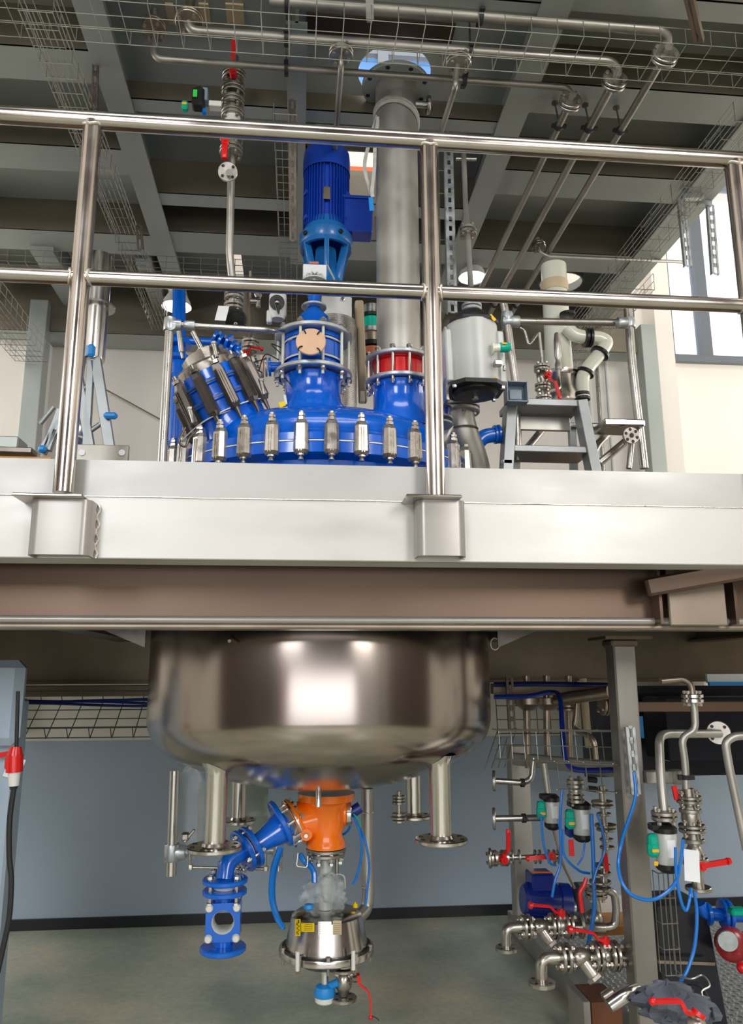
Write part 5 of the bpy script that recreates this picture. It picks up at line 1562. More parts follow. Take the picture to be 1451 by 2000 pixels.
# left background: duct, platform ladder, column bits
DYq = 3.9
dd = thing('exhaust_duct', 'wide shiny steel duct with thin ring flange hanging behind the left railing post', 'duct', P(185, 700, DYq))
ud_ = mpp(P(185, 650, DYq)); dxx = P(184, 650, DYq).x
zq = lambda py: Zc(184, py, dxx, DYq)
ob('duct', MB().lathe((dxx, DYq, 0), (0, 0, 1), [(23 * ud_, zq(705)), (24 * ud_, zq(700)), (24 * ud_, zq(500))], 36), 'nozzle_steel', dd)
ob('ring_flange', MB().lathe((dxx, DYq, zq(602)), (0, 0, 1), [(23 * ud_, 0), (36 * ud_, 0), (36 * ud_, .012), (23 * ud_, .012)], 36, cap=False), 'pipe_steel', dd)
pt = thing('small_tank', 'small shiny steel tank with narrow neck behind the ladder at left', 'tank', P(150, 890, 3.9))
xq = P(152, 850, 3.9).x; zq2 = lambda py: Zc(152, py, xq, 3.9)
ob('body', MB().lathe((xq, 3.9, 0), (0, 0, 1), [(.02, zq2(895)), (.03, zq2(868)), (.05, zq2(858)), (.055, zq2(835)), (.045, zq2(818)), (.02, zq2(812)), (.02, zq2(800)), (.03, zq2(798))], 24), 'nozzle_steel', pt, ang=60)
LYq = 3.4
ld = thing('folding_ladder', 'folded aluminium A-frame ladder with bright blue plastic joints behind the left post', 'ladder', P(190, 880, LYq))
for (qa, qb, w_) in (((160, 695), (145, 790), .035), ((145, 780), (82, 885), .035), ((178, 705), (168, 890), .03), ((152, 730), (178, 885), .04), ((187, 700), (215, 878), .045), ((120, 800), (92, 880), .035)):
    ob('stile', MB().beam(P(*qa, LYq), P(*qb, LYq), w_, .03, (0, 1, 0), .002), 'aluminium', ld)
for (qa, qb) in (((160, 762), (186, 742)), ((78, 828), (105, 795)), ((172, 845), (196, 828)), ((130, 845), (170, 858))):
    ob('rung', MB().cyl(P(*qa, LYq), P(*qb, LYq), .011, n=12), 'aluminium', ld)
for (qa, sz) in (((178, 685), (.035, .03, .06)), ((216, 812), (.06, .03, .03)), ((83, 877), (.035, .03, .032))):
    ob('joint_cap', MB().box(P(*qa, LYq - .03), sz, None, .01), 'sky_blue', ld)
hq = P(160, 681, LYq)
ob('hinge', MB().disc(P(166, 686, LYq - .01), (0, 1, 0), .028, .02, 20), 'aluminium', ld)
pl_ = thing('end_plate', 'flat steel plate with two round holes standing on the platform edge, left', 'plate', P(200, 900, 2.5))
a, b = P(150, 874, 2.5), P(251, 900, 2.5)
po = ob('plate', MB().box(((a.x + b.x) / 2, 2.5, (a.z + b.z) / 2), (b.x - a.x, .012, a.z - b.z + .02), None, .002), 'header_steel', pl_)
for px in (160, 238): ob('hole', MB().disc(P(px, 884, 2.492), (0, 1, 0), .0105, .002, 16), 'paper', po)
bn2 = thing('workbench', 'plywood board with folded dark steel tray on the platform at the left edge', 'bench', P(30, 905, 2.6))
a, b = P(-60, 888, 2.6), P(100, 902, 2.6)
ob('board', MB().box(((a.x + b.x) / 2, 2.75, b.z + .008), (b.x - a.x, .3, .018), None, .002), 'plywood', bn2)
g = MB().beam(P(-50, 880, 2.65), P(68, 884, 2.65), .06, .02, (0, 0, 1), .003); ob('dark_roll', g, 'dark_clamp_steel', bn2)
a = P(-30, 850, 2.75); b = P(34, 876, 2.75)
ob('steel_tray', MB().box(((a.x + b.x) / 2, 2.8, (a.z + b.z) / 2), (b.x - a.x, .1, a.z - b.z), None, .004), 'upper_steel', bn2)
ob('wall_cable', MB().cyl(P(208, 762, 5.55), P(318, 822, 5.55), .006, n=6), 'dark_pipe_steel', label='thin dark stay wire sloping across the back wall at left', cat='wire')
# blue pipework behind the tube frame
bp = run('blue_background_pipe', 'deep blue flanged vertical pipe rising into a round ceiling hole behind the manhole', 'pipe', [P(350, 560, 4.5), P(349, 700, 4.4), P(340, 900, 4.4)], .040, 'blue_paint', n=18)
for (px, py, r_) in ((350, 672, .075), (346, 700, .07), (343, 740, .065), (342, 872, .07)): ob('flange', MB().disc(P(px, py, 4.4), (0, 0, 1), r_, .03, 24), 'blue_paint', bp)
pipe(bp, [P(350, 665, 4.4), P(425, 668, 4.4)], .024, 'blue_paint', name='branch')
ob('flange', MB().disc(P(331, 672, 4.4), (1, 0, 0), .07, .03, 24), 'dark_blue', bp)
bq = run('blue_branch', 'cluster of small royal blue valves and flanges above the manhole cover', 'pipe', [P(418, 655, 4.2), P(440, 668, 4.2), P(475, 690, 4.1), P(484, 702, 4.1)], .022, 'blue_paint', n=14)
for (px, py) in ((422, 660), (432, 666), (446, 668), (455, 680), (468, 684), (476, 694)): ob('flange', MB().disc(P(px, py, 4.15), (1, 0, -.5), .048, .018, 20), 'blue_paint', bq)
# vertical glass stack with green and orange bands behind the wide grey pipe
gs = thing('glass_stack', 'narrow stack with green and orange bands half hidden behind the wide grey pipe', 'stack', P(722, 740, 3.7))
xg = P(726, 680, 3.7).x
for (pa_, pb2, r_, m_) in ((600, 625, .05, 'pipe_steel'), (618, 624, .065, 'black'), (624, 646, .052, 'green_plastic'), (646, 654, .065, 'pipe_steel'), (654, 672, .05, 'dark_pipe_steel'), (672, 680, .065, 'black'), (682, 700, .05, 'terracotta'), (700, 745, .055, 'dark_pipe_steel')):
    ob('stack_section', MB().cyl((xg, 3.7, Zc(726, pb2, xg, 3.7)), (xg, 3.7, Zc(726, pa_, xg, 3.7)), r_, n=24), m_, gs)
# glowing discs with pale rims, standing in for daylight through round deck holes
for (px, py, r_, lab) in ((345, 597, .10, 'bright round ceiling lamp shade behind the manhole frame'), (922, 540, .09, 'bright round ceiling lamp shade above the grey actuator')):
    c_ = P(px, py, 5.0 if px < 500 else 4.6)
    t = thing('ceiling_lamp', lab, 'lamp', c_)
    ob('shade', MB().lathe(c_, (0, 0, 1), [(r_, -.01), (r_ * .9, .03), (r_ * .5, .10)], 28, cap=False), 'white_plastic', t)
    m = bpy.data.materials.get('lamp_glow')
    if m is None:
        m = bpy.data.materials.new('lamp_glow'); m.use_nodes = True
        b_ = m.node_tree.nodes['Principled BSDF']; b_.inputs['Emission Color'].default_value = (.93, .88, 1, 1); b_.inputs['Emission Strength'].default_value = 6
        MT['lamp_glow'] = m
    ob('bulb', MB().disc(c_ + V((0, 0, .02)), (0, 0, 1), r_ * .8, .01, 24), 'lamp_glow', t)
c_ = P(1085, 562, 4.5)

# ================================================================ UPPER CABLE TRAYS
wire_tray('wire_cable_tray', 'wire basket cable tray crossing the top of the picture in front of header pipes', (-1.3, 2.55, 4.0), (2.6, 2.55, 4.0), (0, 1, 0), .2, .07, step=.1, nl=4, ns=1, r=.0018)
wire_tray('wire_cable_tray', 'wire basket cable tray running back under the left main beam', (-.99, 2.5, 3.98), (-.99, 5.2, 3.98), (1, 0, 0), .12, .08, step=.08)
wire_tray('wire_cable_tray', 'narrow wire basket tray running back left of the royal blue motor', (-.09, 3.0, 4.02), (-.09, 5.2, 4.02), (1, 0, 0), .10, .05, step=.06, nl=4)
wire_tray('wire_cable_tray', 'wire basket cable tray running back under the right edge beam', (2.02, 2.9, 4.05), (2.02, 5.2, 4.05), (1, 0, 0), .16, .10, step=.12, nl=8, ns=3)
wire_tray('wire_cable_tray', 'dark wire basket tray crossing the back of the left ceiling bays', (-2.3, 4.55, 4.05), (.1, 4.55, 4.05), (0, 1, 0), .2, .08, step=.1)
wire_tray('wire_cable_tray', 'wire basket tray running back along the far left behind the railing', (-1.85, 3.3, 3.72), (-1.85, 5.2, 3.72), (1, 0, 0), .22, .12, step=.09, nl=8)
wire_tray('wire_cable_tray', 'wire basket tray hanging low at the rear right behind the ivory column', (1.9, 3.9, 3.75), (1.9, 5.3, 3.75), (1, 0, 0), .2, .1, step=.12, nl=7)
wire_tray('wire_cable_tray', 'narrow wire basket tray standing vertically right of wide grey pipe', P(862, 290, 3.35), P(868, 610, 3.35), (1, 0, 0), .03, .02, step=.12, nl=2, ns=1)
# ================================================================ UNDER THE PLATFORM, CENTRE
# pipe from the vessel down into the drum
t = run('drain_pipe', 'dull vertical steel pipe bending into the back of the stainless drum, right of orange valve', 'pipe', [P(718, 1540, OY + .1), P(718, 1700, OY + .1), P(720, 1745, OY + .1), P(716, 1775, OY + .1), P(700, 1792, OY + .04), P(680, 1800, OY)], 12.5 * ud, 'dull_pipe_steel', rb=.06, n=24)
for py in (1586, 1732):
    ob('weld_ring', MB().lathe(P(718, py, OY + .1), (0, 0, 1), [(12.5 * ud, -.003), (13.3 * ud, 0), (12.5 * ud, .003)], 28, cap=False), 'weld', t)
# hoses of the outlet group
hg = 'blue hoses around the stainless drum'
hose('air_hose', 'thick blue hose hanging left of the orange valve down to the drum rim', [P(547, 1655, OY - .1), P(533, 1700, OY - .12), P(530, 1750, OY - .14), P(540, 1790, OY - .16), P(553, 1812, OY - .16)], .0105)
hose('air_hose', 'second blue hose hanging beside the thick one left of the valve', [P(552, 1655, OY - .06), P(537, 1710, OY - .1), P(536, 1760, OY - .12), P(548, 1800, OY - .14), P(556, 1815, OY - .15)], .006)
hose('air_hose', 'thin blue hose curving from orange valve to the plastic film', [P(692, 1598, OY - .05), P(704, 1630, OY - .06), P(706, 1670, OY - .06), P(697, 1710, OY - .07), P(689, 1728, OY - .07)], .0048)
hose('air_hose', 'thin blue hose arching beside the dull drain pipe', [P(690, 1595, OY - .05), P(712, 1640, OY - .04), P(721, 1690, OY - .04), P(718, 1730, OY - .04), P(714, 1770, OY - .04)], .0048)
hose('air_hose', 'short blue hose looping behind the orange valve body', [P(686, 1604, OY + .08), P(680, 1622, OY + .08), P(664, 1632, OY + .08), P(640, 1630, OY + .1)], .005)
hose('air_hose', 'wrinkled blue sleeve running down to the plastic film left of the stem', [P(586, 1668, OY - .03), P(594, 1682, OY - .03), P(606, 1692, OY - .04), P(613, 1705, OY - .05), P(614, 1724, OY - .06)], .011)
hose('vent_tube', 'thin clear bent tube right of the valve stem above the drum', [P(655, 1708, OY - .02), P(666, 1708, OY - .03), P(673, 1715, OY - .04), P(674, 1735, OY - .05)], .003, 'strap', cat='tube')
ob('strip_cable', MB().tube(spline([P(690, 1590, OY - .06), P(700, 1600, OY - .06), P(705, 1612, OY - .06)]), .003, 6), 'green_plastic', label='short green earthing wire at the blue plug of the orange valve', cat='wire')
cb = thing('cable_bracket', 'small bent wire bracket hanging left under the orange valve', 'bracket', P(590, 1680, OY - .05))
ob('loop', MB().tube(bend([P(582, 1666, OY - .05), P(579, 1692, OY - .05), P(600, 1694, OY - .05), P(601, 1672, OY - .05)], .01), .003, 6), 'bright_steel', cb)
# crumpled clear film on the drum
def crumple(c, rx, rz, seed, n=14, ry=None):
    rnd = random.Random(seed)
    g = MB(); vs = []; fs = []
    ry = ry or rx
    m = n // 2
    for i in range(m + 1):
        t = pi * i / m
        for k in range(n):
            a = 2 * pi * k / n; q = 1 + rnd.uniform(-.28, .28)
            vs.append(V(c) + V((rx * q * sin(t) * cos(a), ry * q * sin(t) * sin(a), rz * (1 + rnd.uniform(-.1, .1)) * cos(t))))
    for i in range(m):
        for k in range(n):
            k2 = (k + 1) % n
            fs.append((i * n + k, (i + 1) * n + k, (i + 1) * n + k2, i * n + k2))
    g.add(vs, fs); return g
ob('plastic_film', crumple(P(633, 1750, OY - .03), .085, .075, 5, 30), 'clear_film', label='crumpled clear plastic film bunched on top of the stainless drum', cat='plastic film', ang=15)
ob('plastic_film', crumple(P(645, 1735, OY - .05), .05, .055, 9, 26), 'clear_film', label='small tuft of clear plastic film standing above the drum right of the stem', cat='plastic film', ang=15)
ob('blue_knob', MB().lathe(P(603, 1776, OY - .12), (0, 0, 1), [(.016, 0), (.02, .006), (.016, .018)], 16), 'sky_blue', dc_)
ob('yellow_cap', MB().cyl(P(694, 1772, OY), P(694, 1762, OY), .008, .003, n=12).cyl(P(694, 1772, OY), P(694, 1764, OY), .010), 'yellow', dc_)
# clamp bolts around drum rim
for k in range(5):
    a = rad(-165) + k * rad(150) / 4
    p = V((dx + 86 * ud * cos(a), DY + 86 * ud * sin(a), zd(1846)))
    ob('rim_bolt', MB().hexa(p, (0, 0, 1), .011, .012).cyl(p - V((0, 0, .05)), p, .005, n=8), 'valve_steel', dc_)
for (px, py) in ((581, 1870), (690, 1868)):
    o = ob('swing_bolt', MB().cyl(P(px, py + 26, DY - .17), P(px, py - 12, DY - .17), .008, n=10), 'white_plastic', dc_)
    ob('bolt_tip', MB().cyl(P(px, py + 32, DY - .17), P(px, py + 20, DY - .17), .006, n=8), 'dark_pipe_steel', o)
# zig-zag mark and plate lines
def onDrum(px, py, off=.0025):
    r = 72 * ud
    for _ in range(8):
        d = _ray(px, py); A = d.x ** 2 + d.y ** 2; B = -(d.x * dx + d.y * DY); C_ = dx * dx + DY * DY - r * r
        t = (-B - math.sqrt(max(0, B * B - A * C_))) / A; z = 1.6 + d.z * t
        r = (68 + 11 * (zd(1785) - z) / (zd(1785) - zd(1838))) * ud + off
    return V((d.x * t, d.y * t, z))
ob('zigzag_mark', MB().tube([onDrum(*q) for q in ((584, 1800), (579, 1805), (585, 1809), (579, 1813), (585, 1817), (579, 1821), (583, 1825))], .0016, 5), 'black', dc_)
ob('arrow_mark', MB().tube([onDrum(583, 1797), onDrum(583, 1803)], .003, 5), 'black', dc_)
for py in (1806, 1809.5, 1813, 1816.5):
    g = MB().tube([onDrum(592 + (2 if py > 1809 else 4), py), onDrum(610, py)], .0009, 4); ob('text_line', g, 'dark_pipe_steel', dc_)
for py in (1804, 1808, 1812, 1816, 1820, 1824):
    ob('text_line', MB().tube([onDrum(624, py), onDrum(644, py)], .0006, 4), 'dark_wire', dc_)
    ob('text_line', MB().tube([onDrum(652, py), onDrum(665, py)], .0006, 4), 'dark_wire', dc_)
# drain valve with red handle and blue transmitter under the drum
dv = thing('drain_valve', 'steel flanged ball valve with long cranked red lever under the stainless drum', 'valve', P(670, 1952, DY - .05))
Yd = DY - .06
zc = P(671, 1915, Yd)
g = MB().lathe((zc.x, Yd, 0), (0, 0, 1), [(.016, P(671, 1945, Yd).z), (.022, P(671, 1935, Yd).z), (.03, P(671, 1928, Yd).z), (.034, P(671, 1915, Yd).z), (.028, P(671, 1905, Yd).z), (.018, P(671, 1898, Yd).z), (.018, P(671, 1865, Yd).z)], 24)
vb2 = ob('valve_body', g, 'valve_steel', dv)
for py, rr3 in ((1882, .048), (1893, .048)):
    ob('flange', MB().disc((zc.x, Yd, P(671, py, Yd).z), (0, 0, 1), rr3, .013, 28), 'valve_steel', dv)
bolts_ax(dv, (zc.x, Yd, P(671, 1887, Yd).z), (0, 0, 1), .038, 4, .05, .005, a0=.8)
flange_one(dv, (zc.x, Yd, P(671, 1950, Yd).z), (0, 0, 1), .051, .014)
lv = ob('valve_handle', MB(), 'red_paint', vb2) if False else None
g = MB()
p0 = P(702, 1912, Yd - .01)
g.cyl(P(690, 1912, Yd), p0, .012); 
ob('stem', g, 'valve_steel', vb2)
g = MB()
pts = [P(700, 1905, Yd - .03), P(702, 1922, Yd - .03), P(721, 1940, Yd - .03), P(724, 1985, Yd - .03)]
ribbon(g, spline(pts, 3), .011, .006, (0, 1, 0)); ribbon(g, [P(699, 1903, Yd - .03), P(702, 1918, Yd - .03)], .03, .012, (0, 1, 0)); g.sphere(P(724, 1987, Yd - .03), .009, 10)
ob('valve_handle', g, 'red_paint', vb2)
ob('cable_tie', MB().tube(spline([P(724, 1984, Yd - .03), P(735, 1988, Yd - .04), P(740, 1993, Yd - .04)]), .002, 6), 'black', dv)
tr = thing('level_transmitter', 'small bright blue topped white transmitter hanging on a thin steel rod under the drum', 'transmitter', P(633, 1957, Yd))
ct = P(634, 1940, Yd)
ob('rod', MB().lathe((ct.x, Yd, 0), (0, 0, 1), [(.014, P(634, 1921, Yd).z), (.014, P(634, 1905, Yd).z), (.016, P(634, 1892, Yd).z), (.02, P(634, 1888, Yd).z), (.02, P(634, 1872, Yd).z)], 20), 'bright_steel', tr)
g = MB().lathe((ct.x, Yd, 0), (0, 0, 1), [(.039, P(634, 1945, Yd).z), (.042, P(634, 1938, Yd).z), (.034, P(634, 1926, Yd).z), (.017, P(634, 1921, Yd).z)], 28)
g.cyl(P(640, 1928, Yd), P(662, 1918, Yd - .02), .014, n=14)
ob('blue_head', g, 'sky_blue', tr)
ob('white_cap', MB().lathe((ct.x, Yd, 0), (0, 0, 1), [(.030, P(634, 1958, Yd).z), (.036, P(634, 1955, Yd).z), (.037, P(634, 1944, Yd).z)], 28), 'white_plastic', tr)
# tube stand behind left with clamps and film
ts = thing('support_stand', 'stainless tube support stand with galvanised clamp fittings behind the front left nozzle', 'stand', P(337, 1708, 3.9))
Yt = 3.9
pipe(ts, [P(341, 1505, Yt), P(335, 1680, Yt), P(334, 1710, Yt)], .024, 'nozzle_steel', name='upright')
pipe(ts, [P(542, 1640, Yt), P(545, 1700, Yt)], .016, 'nozzle_steel', name='upright')
pipe(ts, [P(330, 1665, Yt), P(380, 1663, Yt), P(545, 1660, Yt)], .018, 'galvanised', name='crossbar')
kee(ts, P(336, 1665, Yt), (0, 0, 1), .037, .075); kee(ts, P(350, 1665, Yt), (1, 0, 0), .033, .06); kee(ts, P(542, 1661, Yt), (0, 0, 1), .026, .055)
pipe(ts, [P(370, 1650, Yt - .1), P(372, 1700, Yt - .1)], .006, 'valve_steel', name='threaded_rod'); pipe(ts, [P(518, 1660, Yt - .1), P(519, 1702, Yt - .1)], .006, 'valve_steel', name='threaded_rod')
pipe(ts, [P(372, 1694, Yt - .1), P(519, 1697, Yt - .1)], .006, 'valve_steel', name='threaded_rod')
for q in ((372, 1694), (519, 1697), (430, 1688)): ob('nut', MB().hexa(P(q[0], q[1] + 4, Yt - .1), (0, 0, 1), .013, .02), 'valve_steel', ts)
ob('wing_clamp', MB().beam(P(360, 1645, Yt - .1), P(380, 1620, Yt - .1), .012, .02, (0, 1, 0), .003).box(P(362, 1634, Yt - .1), (.04, .03, .04), None, .01), 'valve_steel', ts)
ob('support_pipe', MB().cyl(P(465, 1690, Yt + .1), P(467, 1900 - 80, Yt + .1), .012), 'dull_pipe_steel', ts)
ob('plastic_film', crumple(P(372, 1585, 4.0), .085, .22, 3, 12, .02), 'clear_film', label='sheet of clear plastic film draped behind the front left nozzle', cat='plastic film', ang=15)
ob('plastic_film', MB().box(P(455, 1585, 4.3), (.36, .004, .30)), 'film_green', label='olive plastic sheet hanging behind the nozzles left of the orange valve', cat='plastic film')
# small valve behind right nozzle
t = run('jacket_valve', 'small stacked steel valve hanging behind the right rear nozzle', 'valve', [P(779, 1545, 3.6), P(779, 1600, 3.6)], .012, 'valve_steel')
for py in (1556, 1562, 1568, 1590, 1597, 1604): ob('flange', MB().disc(P(779, py, 3.6), (0, 0, 1), .030 + .006 * (py % 2), .010, 20), 'valve_steel', t)

# ================================================================ LOWER LEFT
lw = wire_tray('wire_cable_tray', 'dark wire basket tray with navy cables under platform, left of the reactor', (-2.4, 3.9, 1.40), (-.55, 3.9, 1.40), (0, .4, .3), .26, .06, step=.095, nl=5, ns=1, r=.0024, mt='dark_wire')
for k in range(4):
    pts = [P(x, 1367 + 3.0 * k + 3 * sin(x * .013 + k * 1.4), 3.85) for x in range(-40, 330, 30)]
    ob('data_cable', MB().tube(pts, .007, 6), 'cable_blue', label=('topmost', 'second', 'third', 'lowest')[k] + ' of four navy cables lying in the dark tray left of reactor', cat='cable', group='navy cables in the left tray')
lp = thing('wall_pillar', 'pale blue-grey rounded pillar with red and white tape at the far left edge', 'pillar', (-1.5, 3.2, 0))
a = P(38, 1490, 3.3); 
ob('lower_panel', MB().box((a.x - .35, 3.3, .75), (.7, .12, 1.52), None, .01), 'wainscot', lp)
b = P(57, 1400, 3.2)
ob('rounded_head', MB().box((b.x - .275, 3.2, 1.50), (.5, .08, .32), None, .03), 'wainscot', lp)
ob('barrier_tape', MB().beam(P(-10, 1477, 3.2), P(28, 1470, 3.2), .003, .02, (0, 0, 1)), 'red_paint', lp, label='red barrier tape')
ob('white_strip', MB().beam(P(20, 1520, 3.23), P(36, 1480, 3.23), .004, .06, (1, 0, 0)), 'paper', lp)
pc = thing('power_cable', 'dark hanging power cable with red and white industrial plug at the left edge', 'cable', P(5, 1900, 2.6))
ob('upper_cable', MB().tube([P(35, 1350, 2.9), P(32, 1460, 2.9)], .007, 8), 'rubber', pc)
ob('lower_cable', MB().tube(spline([P(27, 1538, 2.9), P(19, 1600, 2.9), P(18, 1670, 2.9), P(22, 1720, 2.9), P(18, 1790, 2.9), P(6, 1850, 2.9), P(-5, 1900, 2.9)]), .0095, 8), 'rubber', pc)
ob('red_socket', MB().cyl(P(31, 1458, 2.9), P(29, 1475, 2.9), .018, .026, 18).cyl(P(29, 1475, 2.9), P(28, 1508, 2.9), .028, n=18).box(P(18, 1490, 2.9), (.02, .04, .04), None, .005), 'red_paint', pc)
ob('white_plug', MB().cyl(P(28, 1508, 2.9), P(27, 1535, 2.9), .021, .017, 18), 'white_plastic', pc)
ob('dark_end', MB().cyl(P(27, 1534, 2.9), P(26, 1542, 2.9), .015, .011, 14), 'rubber', pc)

# ================================================================ LOWER RIGHT: SKID
K = thing('skid_frame', 'dull stainless skid frame with square posts, low side beam and chequered floor plate, lower right', 'frame', (1.6, 3.6, 0))
def post(px, Yp, py0, py1, w):
    a = P(px, py0, Yp); b = P(px, py1, Yp)
    return MB().box((a.x, Yp, (a.z + max(b.z, 0)) / 2), (w, w, a.z - max(b.z, 0)), None, .004)
ob('post', post(1010, 4.1, 1455, 1830, .095), 'dull_pipe_steel', K)
sx = Q(1120, 1900, .10).x
ob('side_beam', MB().box((sx + .0, 3.75, .06), (.13, 3.1, .11), None, .005), 'dull_pipe_steel', K)
ob('floor_plate', MB().box((2.2, 4.1, .065), (1.5, 2.6, .012)), 'checker_plate', K)
g = MB()
for i in range(34):
    for j in range(44):
        x = 1.56 + i * .032; y = 3.7 + j * .034 + (.017 if i % 2 else 0)
        if x > 2.7: continue
        g.box((x, y, .073), (.018, .006, .004), Matrix.Rotation(rad(45 if (i + j) % 2 else -45), 3, 'Z'))
so = ob('tread_pattern', g, 'bright_steel', K); so['kind'] = 'stuff'
ob('cross_rail', MB().beam(P(1006, 1482, 4.05), P(1240, 1506, 3.1), .04, .06, (0, 0, 1), .004), 'dull_pipe_steel', K)
ob('plate_bracket', MB().box(P(1290, 1517, 3.0), (.13, .05, .045), None, .003).box(P(1322, 1517, 2.98), (.045, .06, .05), None, .003), 'dull_pipe_steel', K)
ob('square_rail', MB().beam(P(1230, 1380, 3.5), P(1451, 1380, 3.5) + V((.4, 0, 0)), .05, .045, (0, 0, 1), .003), 'beam_steel', K)
ob('rear_panel', MB().box((2.35, 4.9, 1.25), (1.1, .05, .55)), 'dark_glass', K)
ob('upper_rail', MB().beam(P(960, 1345, 3.8), P(1200, 1350, 3.8), .05, .05, (0, 0, 1), .003), 'dark_beam_steel', K)
strut('slotted_strut', 'bright slotted steel strut fixed beside the right platform column', P(1231, 1420, 2.96), P(1243, 1552, 2.96), .034, (0, -1, 0), pitch=.045)
strut('slotted_strut', 'rusty slotted strut hanging between the vessel and the dark pipes', P(995, 1322, 3.7), P(1001, 1425, 3.7), .032, (0, -1, 0), 'rust_strut', pitch=.045)

# dark vertical pipes with caps at the top of the skid
for k, (px, Yp, lab) in enumerate(((1028, 3.9, 'left dark vertical pipe with round cap flange behind the wire trays'), (1067, 3.9, 'middle dark vertical pipe with round cap flange behind the wire trays'), (1110, 4.0, 'right dark vertical pipe with bolted flange behind the wire trays'))):
    t = run('riser_pipe', lab, 'pipe', [P(px, 1320, Yp), P(px + 1, 1420, Yp), P(px + 4, 1500, Yp)], .017, 'dark_pipe_steel', 'dark riser pipes of the skid')
    if k < 2: ob('flange', MB().lathe(P(px + 4, 1375, Yp), (0, 0, 1), [(.03, -.03), (.07, 0), (.07, .03)], 24), 'dark_pipe_steel', t)
    else: flange_pair(t, P(px, 1382, Yp), (0, 0, 1), .06, mt='dark_pipe_steel')
t = run('riser_pipe', 'dark curved pipe with bolted flange just left of the right column', 'pipe', [P(1128, 1330, 3.9), P(1125, 1400, 3.9), P(1120, 1425, 3.9), P(1160, 1440, 3.8), P(1165, 1500, 3.8)], .014, 'dark_pipe_steel', rb=.05)
flange_pair(t, P(1180, 1375, 3.8), (1, 0, 0), .055, mt='dark_pipe_steel')
t = run('header_tube', 'thick dark horizontal tube under the platform between vessel and right column', 'pipe', [P(1085, 1368, 3.8), P(1190, 1352, 3.6)], .03, 'dark_pipe_steel')
ob('yellow_pole', MB().cyl(P(1138, 1325, 4.6), P(1150, 1460, 4.6), .022), 'cream_insulation', label='pale yellow square pole seen behind the dark risers', cat='pole')
# horizontal stub pipes to the left
t = run('stub_pipe', 'upper steel stub pipe with round end flange pointing left off the skid', 'pipe', [P(966, 1525, 3.6), P(1020, 1529, 3.6), P(1038, 1522, 3.6), P(1042, 1480, 3.6)], .013, 'pipe_steel', rb=.05)
flange_one(t, P(965, 1525, 3.6), (1, -.25, 0), .045, .014)
pipe_clip(t, P(1020, 1529, 3.6), (1, 0, 0), .014)
t = run('stub_pipe', 'lower steel stub pipe with round end flange pointing left off the skid', 'pipe', [P(966, 1599, 3.6), P(1060, 1597, 3.6)], .014, 'pipe_steel')
flange_one(t, P(965, 1599, 3.6), (1, -.25, 0), .047, .014)
pipe_clip(t, P(1023, 1598, 3.6), (1, 0, 0), .015)
t = thing('gauge_line', 'horizontal steel line with two small red lever valves crossing the skid post', 'valve', P(1020, 1690, 3.6))
pipe(t, [P(958, 1676, 3.6), P(1090, 1672, 3.6)], .010)
flange_one(t, P(957, 1676, 3.6), (1, -.25, 0), .042, .012)
ball_valve(t, P(974, 1676, 3.6), (1, 0, 0), .05, .016, .034, (.06, 0, 1), (.3, -1, 0), .12)
for px in (1000, 1014, 1045, 1054, 1072, 1082, 1090): ob('flange', MB().disc(P(px, 1673, 3.6), (1, -.1, 0), .030, .008, 18), 'pipe_steel', t)
lever(t, P(1076, 1672, 3.53), (-1, 0, -.06), (0, -1, .2), .11, w=.024)
# pneumatic valves
def pn_valve(px, pyt, pyb, wpx, Yp, lab, g=-1):
    top = P(px, pyt, Yp); bot = P(px, pyb, Yp); u = mpp(top)
    t = thing('pneumatic_valve', lab, 'actuator', bot, 'pneumatic valves on the skid')
    actuator(t, top, wpx / 2 * u, top.z - bot.z, green=g)
    return t, u
t, u = pn_valve(1077, 1562, 1609, 30, 3.5, 'leftmost pneumatic valve with grey cylinder and green solenoid on skid')
pipe(t, [P(1062, 1490, 3.5), P(1070, 1548, 3.5)], .014, 'dull_pipe_steel', name='valve_neck'); pipe(t, [P(1078, 1612, 3.5), P(1100, 1690, 3.5), P(1122, 1735, 3.5)], .006, 'dark_pipe_steel', name='stay')
t, u = pn_valve(1135, 1576, 1632, 35, 3.35, 'middle pneumatic valve with grey cylinder and green solenoid, left of the column')
ball_valve(t, P(1124, 1545, 3.35), (0, 0, 1), .06, .018, .036, None, None)
ob('blue_block', MB().box(P(1112, 1622, 3.4), (.03, .05, .05), None, .008), 'dark_blue', t)
t, u = pn_valve(1299, 1622, 1690, 42, 2.85, 'rightmost pneumatic valve with grey cylinder and green solenoid, right of column')
flange_pair(t, P(1297, 1593, 2.85), (0, 0, 1), .046)
ob('yellow_tag', MB().beam(P(1277, 1686, 2.80), P(1285, 1687, 2.80), .004, .014, (0, 0, 1)), 'amber', t)
ob('paper_label', MB().beam(P(1350, 1660, 2.80), P(1352, 1722, 2.78), .002, .055, (1, 0, 0)), 'paper', label='white paper label hanging right of the rightmost pneumatic valve', cat='label')
